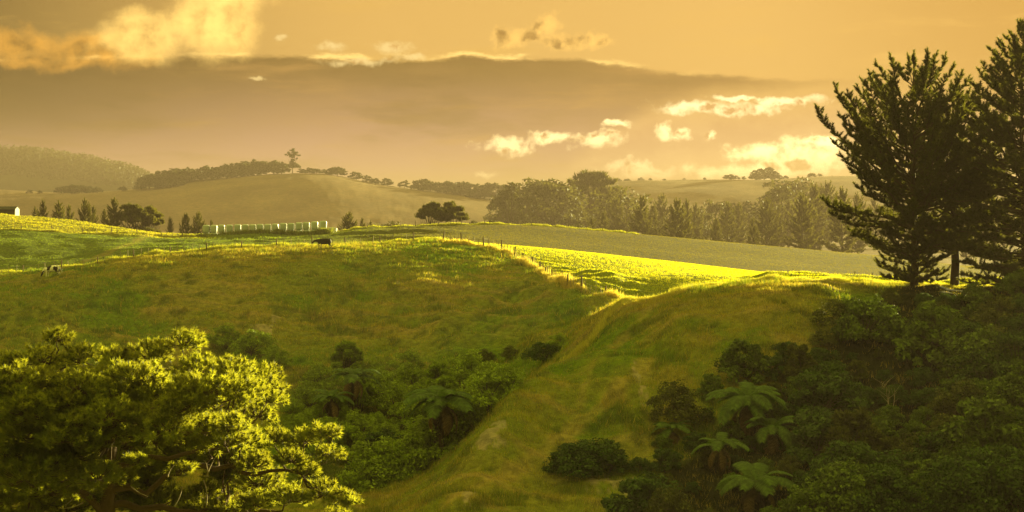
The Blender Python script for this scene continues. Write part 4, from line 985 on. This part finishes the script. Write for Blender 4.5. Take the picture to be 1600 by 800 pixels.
# ------------------------------------------------------------------ fences
m_post = plain('weathered_post', (0.16, 0.12, 0.08), 0.9, 0.3, 9)
m_batten = plain('pale_batten', (0.36, 0.30, 0.22), 0.9, 0.2, 9)
m_wire = plain('fence_wire', (0.25, 0.23, 0.2), 0.5, 0.1, 9, 0.4)
pm = MB(); pm.tube([(0, 0, -.35), (0, 0, .5), (0.01, 0, 1.18), (0.01, 0, 1.2)], [.085, .085, .08, .05], 7); POST = pm.me('post', m_post)
pb = MB(); pb.box((0, 0, .52), (.055, .045, 1.0)); BAT = pb.me('batten', m_batten, False)
def fence(pts, label, post_every=5.0, battens=4, off=0.0, s=1.0, group='post and wire fences'):
    P = np.array([(p[0], p[1] + off) for p in pts]); L = np.concatenate([[0], np.cumsum(np.hypot(*np.diff(P, axis=0).T))])
    n = int(L[-1] / post_every) + 1; c = P[0]
    root = empty('wire_fence', (c[0], c[1], hz(*c))); tag(root, label, 'fence', group)
    org = np.array([c[0], c[1], hz(*c)]); tops = []; nb = 0
    tot = (n - 1) * (battens + 1) + 1
    for k in range(tot):
        s_ = k * post_every / (battens + 1) + random.uniform(-.12, .12); s_ = min(max(s_, 0), L[-1])
        x, y = np.interp(s_, L, P[:, 0]), np.interp(s_, L, P[:, 1]); z = hz(x, y); q = np.array([x, y, z]) - org
        ispost = k % (battens + 1) == 0
        if not ispost:
            nb += 1
            if nb > 95: continue
        o = mob('post' if ispost else 'batten', POST if ispost else BAT, root, q)
        o.rotation_euler = (random.gauss(0, .04), random.gauss(0, .05), random.uniform(0, 3)); sc_ = s * random.uniform(.85, 1.15); o.scale = (s, s, sc_)
        tops.append(q)
    w = MB()
    for h in (.35, .65, .95):
        w.tube([t + np.array([0, 0, h * s]) for t in tops], .008, 3, False)
    mob('wire', w.me('wire', m_wire), root)
fence(F1, 'long post and batten fence running along the crest of the main hill', 4.6, 4, off=0.2)
fence(F2, 'post and batten fence dropping down the hillside from the crest to the dip', 4.0, 4, s=1.2)
fence(F3, 'post and batten fence crossing below the yellow knoll on the left', 5.5, 3, s=1.05)
fence(crest_line(10, np.arange(535, 1000, 15.0), -1.5), 'post fence along the far field crest right of the bales', 5.2, 1)
fence([at(x, dd) for x, dd in ((1335, 212), (1378, 216), (1440, 214), (1510, 205))], 'short run of low fence posts behind the fan-shaped pine', 4.0, 1)
# small broken rail on the slope by the fence corner
def rail():
    a = at(733, 208); b = at(764, 209.5); root = empty('broken_rail', a); tag(root, 'short broken timber rail left of the fence on the dome of the hill', 'rail')
    mob('post', POST, root, (0, 0, 0)).scale = (.8, .8, .7)
    w = MB(); w.tube([(0, 0, .72), ((b - a).x * .5, (b - a).y * .5, .85 + (b - a).z * .5), ((b - a).x, (b - a).y, .9 + (b - a).z)], .05, 5); mob('rail', w.me('rail', m_batten), root)
    mob('post', POST, root, ((b - a).x, (b - a).y, (b - a).z)).scale = (.8, .8, .8)
rail()

# ------------------------------------------------------------------ wrapped bales
m_wrap, nt, g, o = new_mat('pale_green_wrap')
t = nt.nodes.new('ShaderNodeTexCoord').outputs['Object']; oi = nt.nodes.new('ShaderNodeObjectInfo')
c = g.mix(g.noise(t, 3, 4, .6), (0.44, 0.50, 0.46, 1), (0.54, 0.58, 0.53, 1)); c = g.mix(g.m('MULTIPLY', oi.outputs['Random'], .4), c, (0.30, 0.41, 0.38, 1))
p = principled(nt, c, 0.32, 0.5); bmp = nt.nodes.new('ShaderNodeBump'); bmp.inputs['Strength'].default_value = .4; bmp.inputs['Distance'].default_value = .05
nt.links.new(g.noise(g.v('MULTIPLY', t, (2, 2, 9)), 2, 4, .6), bmp.inputs['Height']); nt.links.new(bmp.outputs[0], p.inputs['Normal']); nt.links.new(p.outputs[0], o.inputs[0])
def bale_mesh(seed):
    r = random.Random(seed); V = []; F = []; n = 20
    prof = [(0, 0.0), (.50, 0.0), (.62, .05), (.68, .16), (.69, .45), (.68, .75), (.69, 1.05), (.67, 1.22), (.58, 1.32), (.42, 1.35), (0, 1.36)]
    for i, (rad, z) in enumerate(prof[1:-1]):
        for k in range(n):
            a = 2 * math.pi * k / n; q = rad * (1 + .025 * math.sin(3 * a + seed + i) + r.uniform(-.012, .012)); V.append((q * math.cos(a), q * math.sin(a), z + r.uniform(-.01, .01)))
    m = len(prof) - 2
    for i in range(m - 1):
        for k in range(n): F.append((i * n + k, i * n + (k + 1) % n, (i + 1) * n + (k + 1) % n, (i + 1) * n + k))
    V.append((0, 0, 0)); V.append((0.02, 0, 1.37)); b = len(V) - 2
    for k in range(n): F.append((b, (k + 1) % n, k)); F.append((b + 1, (m - 1) * n + k, (m - 1) * n + (k + 1) % n))
    return mesh_idx('wrapped_bale', V, F, m_wrap, True)
BM = [bale_mesh(s) for s in range(4)]
DB = 321.0; base_z = None
xs = [322, 334, 346, 358.5, 371, 383, 394.5, 406, 418, 430, 442.5, 454.5, 467, 478.5]
tops_ = [351.5, 351.5, 351, 351, 350.5, 350.5, 350.5, 350, 350, 349.5, 348.5, 348.5, 347.5, 347]
k_ = DB / FP
for i, (x, ty) in enumerate(zip(xs, tops_)):
    zt = pz(ty, DB); s = 1.14
    for lvl in (0, 1):
        X = (x - 800) * k_; z = zt - 1.36 * s * (lvl + 1) - .01 * lvl
        gz = hz(X, DB)
        if lvl == 1 and z > gz: z = z
        o = mob('wrapped_bale', BM[(i + lvl) % 4], None, (X + (.0 if lvl == 0 else .05), DB + random.uniform(-.1, .1), z)); o.rotation_euler = (0, 0, random.uniform(0, 6.28)); o.scale = (s * .88, s * .88, s)
        tag(o, f'pale green plastic-wrapped round bale in the {"upper" if lvl == 0 else "lower"} layer of the stack, {n_(i)} from the left', 'hay bale', 'wrapped bales stacked on the crest')
for i, (x, ty, lab) in enumerate([(491.5, 346, 'upright wrapped bale near the right end of the stack, leaning slightly'), (505, 345, 'last tall wrapped bale at the right end of the stack')]):
    X = (x - 800) * k_; o = mob('wrapped_bale', BM[i], None, (X, DB, pz(ty, DB) - 1.36 * 1.2)); o.scale = (1.05, 1.05, 1.2); o.rotation_euler = (0, .04 * i, i)
    tag(o, lab, 'hay bale', 'wrapped bales stacked on the crest')
    o = mob('wrapped_bale', BM[i], None, (X, DB, pz(ty, DB) - 1.36 * 2.4)); o.scale = (1.1, 1.1, 1.19); tag(o, f'wrapped bale at ground level under the {("leaning", "last tall")[i]} bale', 'hay bale', 'wrapped bales stacked on the crest')
X = (520 - 800) * k_; o = mob('wrapped_bale', BM[2], None, (X, DB, pz(356, DB) - .9)); o.scale = (1.25, 1.1, .68); tag(o, 'slumped low wrapped bale lying beyond the right end of the stack', 'hay bale', 'wrapped bales stacked on the crest')
# weeds in front of the bales
strip_grass('weeds', [at(312, DB - 2.5), at(420, DB - 2.5), at(515, DB - 2)], 4200, .5, .95, .12, (0.12, 0.13, 0.03))

# ------------------------------------------------------------------ farm shed on the knoll
def shed():
    dd = 352.0; z = hz((0 - 800) / FP * dd, dd); xr = (27 - 800) / FP * dd; zt = pz(322.5, dd)
    root = empty('farm_shed', (xr, dd, z)); tag(root, 'low dark-roofed farm shed with a pale end wall on top of the yellow knoll', 'shed')
    H = zt - z; Lx = 9.0; W = 3.0; ev = H - .55
    md = plain('shed_iron', (0.05, 0.04, 0.035), .8, .2, 2); mw = plain('white_shed_wall', (0.5, 0.47, 0.4), .7, .08, 2); mr = plain('shed_roof', (0.045, 0.04, 0.04), .7, .2, 2)
    w = MB(); w.box((-Lx / 2 - .1, 0, ev / 2 - .5), (Lx, W, ev + 1)); mob('wall', w.me('wall', md, False), root)
    e = MB(); e.V = [np.array(v) for v in ((0, -W / 2, -1), (0, W / 2, -1), (0, W / 2, ev), (0, 0, H - .12), (0, -W / 2, ev), (-.1, -W / 2, -1), (-.1, W / 2, -1), (-.1, W / 2, ev), (-.1, 0, H - .12), (-.1, -W / 2, ev))]
    e.F = [(0, 1, 2, 3, 4), (9, 8, 7, 6, 5), (0, 5, 6, 1), (1, 6, 7, 2), (2, 7, 8, 3), (3, 8, 9, 4), (4, 9, 5, 0)]; mob('end_wall', e.me('end_wall', mw, False), root)
    r = MB(); r.V = [np.array(v) for v in ((.05, -W / 2 - .25, ev - .08), (.05, 0, H), (.05, W / 2 + .25, ev - .08), (-Lx - .3, -W / 2 - .25, ev - .08), (-Lx - .3, 0, H), (-Lx - .3, W / 2 + .25, ev - .08),
                                             (.05, -W / 2 - .25, ev - .2), (.05, 0, H - .12), (.05, W / 2 + .25, ev - .2), (-Lx - .3, -W / 2 - .25, ev - .2), (-Lx - .3, 0, H - .12), (-Lx - .3, W / 2 + .25, ev - .2))]
    r.F = [(0, 1, 4, 3), (1, 2, 5, 4), (6, 9, 10, 7), (7, 10, 11, 8), (0, 6, 7, 1), (1, 7, 8, 2), (3, 4, 10, 9), (4, 5, 11, 10), (0, 3, 9, 6), (2, 8, 11, 5)]; mob('roof', r.me('roof', mr, False), root)
shed()

# ------------------------------------------------------------------ cattle
def cow_mesh(nodes, edges, root_i, mat):
    me = bpy.data.meshes.new('body'); me.from_pydata([n[:3] for n in nodes], [], []); me.edges.add(len(edges))
    me.edges.foreach_set('vertices', np.array(edges, np.int32).ravel()); me.update()
    o = bpy.data.objects.new('tmp', me); COL.objects.link(o)
    o.modifiers.new('skin', 'SKIN'); sub = o.modifiers.new('sub', 'SUBSURF'); sub.levels = sub.render_levels = 2
    if not me.skin_vertices: 
        bpy.context.view_layer.objects.active = o
        bpy.ops.mesh.customdata_skin_add()
    sk_ = me.skin_vertices[0].data
    for i, n in enumerate(nodes): sk_[i].radius = (n[3], n[4] if len(n) > 4 else n[3]); sk_[i].use_root = (i == root_i)
    bpy.context.view_layer.update()
    ev = o.evaluated_get(bpy.context.evaluated_depsgraph_get()); res = bpy.data.meshes.new_from_object(ev)
    bpy.data.objects.remove(o); res.name = 'body'; res.materials.clear(); res.materials.append(mat)
    res.polygons.foreach_set('use_smooth', np.ones(len(res.polygons), bool)); return res
def cow(label, loc, rz, s, mat, graze):
    # local axes: +x forward, z up; length about 2.3 m, back at 1.38 m
    N = [(-.62, 0, 1.06, .30, .36), (-.25, 0, 1.00, .34, .42), (.2, 0, .99, .34, .43), (.6, 0, 1.05, .28, .38), (-.88, 0, 1.14, .22, .27)]
    E = [(4, 0), (0, 1), (1, 2), (2, 3)]
    def chain(start, pts):
        a = start
        for p in pts: N.append(p); E.append((a, len(N) - 1)); a = len(N) - 1
        return a
    if graze: chain(3, [(.88, 0, .95, .14, .2), (1.08, 0, .62, .11, .16), (1.20, 0, .36, .11, .13), (1.30, 0, .14, .07, .08), (1.33, 0, .06, .055)])
    else: chain(3, [(.92, 0, 1.10, .15, .2), (1.16, 0, 1.08, .12, .16), (1.36, 0, 1.02, .11, .13), (1.52, 0, .86, .075, .09), (1.60, 0, .78, .06)])
    for sgn in (-1, 1):
        f = .10 * sgn; chain(3, [(.58 + f, .19 * sgn, .78, .11), (.58 + f, .19 * sgn, .46, .06), (.60 + f, .19 * sgn, .24, .045), (.62 + f, .19 * sgn, .05, .055)])
        h = -.12 * sgn; chain(0, [(-.66 + h, .20 * sgn, .80, .14), (-.60 + h, .20 * sgn, .62, .08), (-.80 + h, .20 * sgn, .44, .055), (-.74 + h, .20 * sgn, .2, .045), (-.71 + h, .20 * sgn, .05, .055)])
    b = cow_mesh(N, E, 1, mat)
    root = empty('cow', loc, rz, s); tag(root, label, 'cow')
    mob('body', b, root)
    hx, hz_ = (1.12, .48) if graze else (1.27, 1.13)
    for sgn in (-1, 1):
        w = MB(); w.tube([(hx, .09 * sgn, hz_), (hx - .02, .17 * sgn, hz_ + .02), (hx - .05, .26 * sgn, hz_ - .02)], [.035, .06, .015], 6); mob('ear', w.me('ear', mat), root)
    w = MB(); w.tube([(-.98, 0, 1.28), (-1.08, 0, 1.1), (-1.09, 0, .75), (-1.08, 0, .5), (-1.08, 0, .38)], [.035, .03, .02, .045, .01], 6); mob('tail', w.me('tail', mat), root)
m_black = plain('black_hide', (0.012, 0.011, 0.01), .7, .2, 3)
m_pied, nt, g, o = new_mat('black_and_white_hide')
t = nt.nodes.new('ShaderNodeTexCoord').outputs['Object']
zz = g.sep(t)[2]
f = g.m('MULTIPLY', g.step(g.noise(t, 1.9, 2, .4), .43, .46), g.step(zz, .55, .65)); f = g.m('MAXIMUM', f, g.m('MULTIPLY', g.step(g.sep(t)[0], 1.02, 1.08), g.step(zz, .7, .6)))
p = principled(nt, g.mix(f, (.86, .83, .76, 1), (.014, .012, .01, 1)), .7, .2); nt.links.new(p.outputs[0], o.inputs[0])
q = at(507, find_depth(507, 389.5, 180, 209))
cow('solid black cow walking left along the fence on the hill crest', q, math.radians(176), 1.0, m_black, False)
q = at(82, find_depth(82, 433, 165, 201))
cow('black and white cow grazing with its head down by the fence at far left', q, math.radians(190), 1.02, m_pied, True)
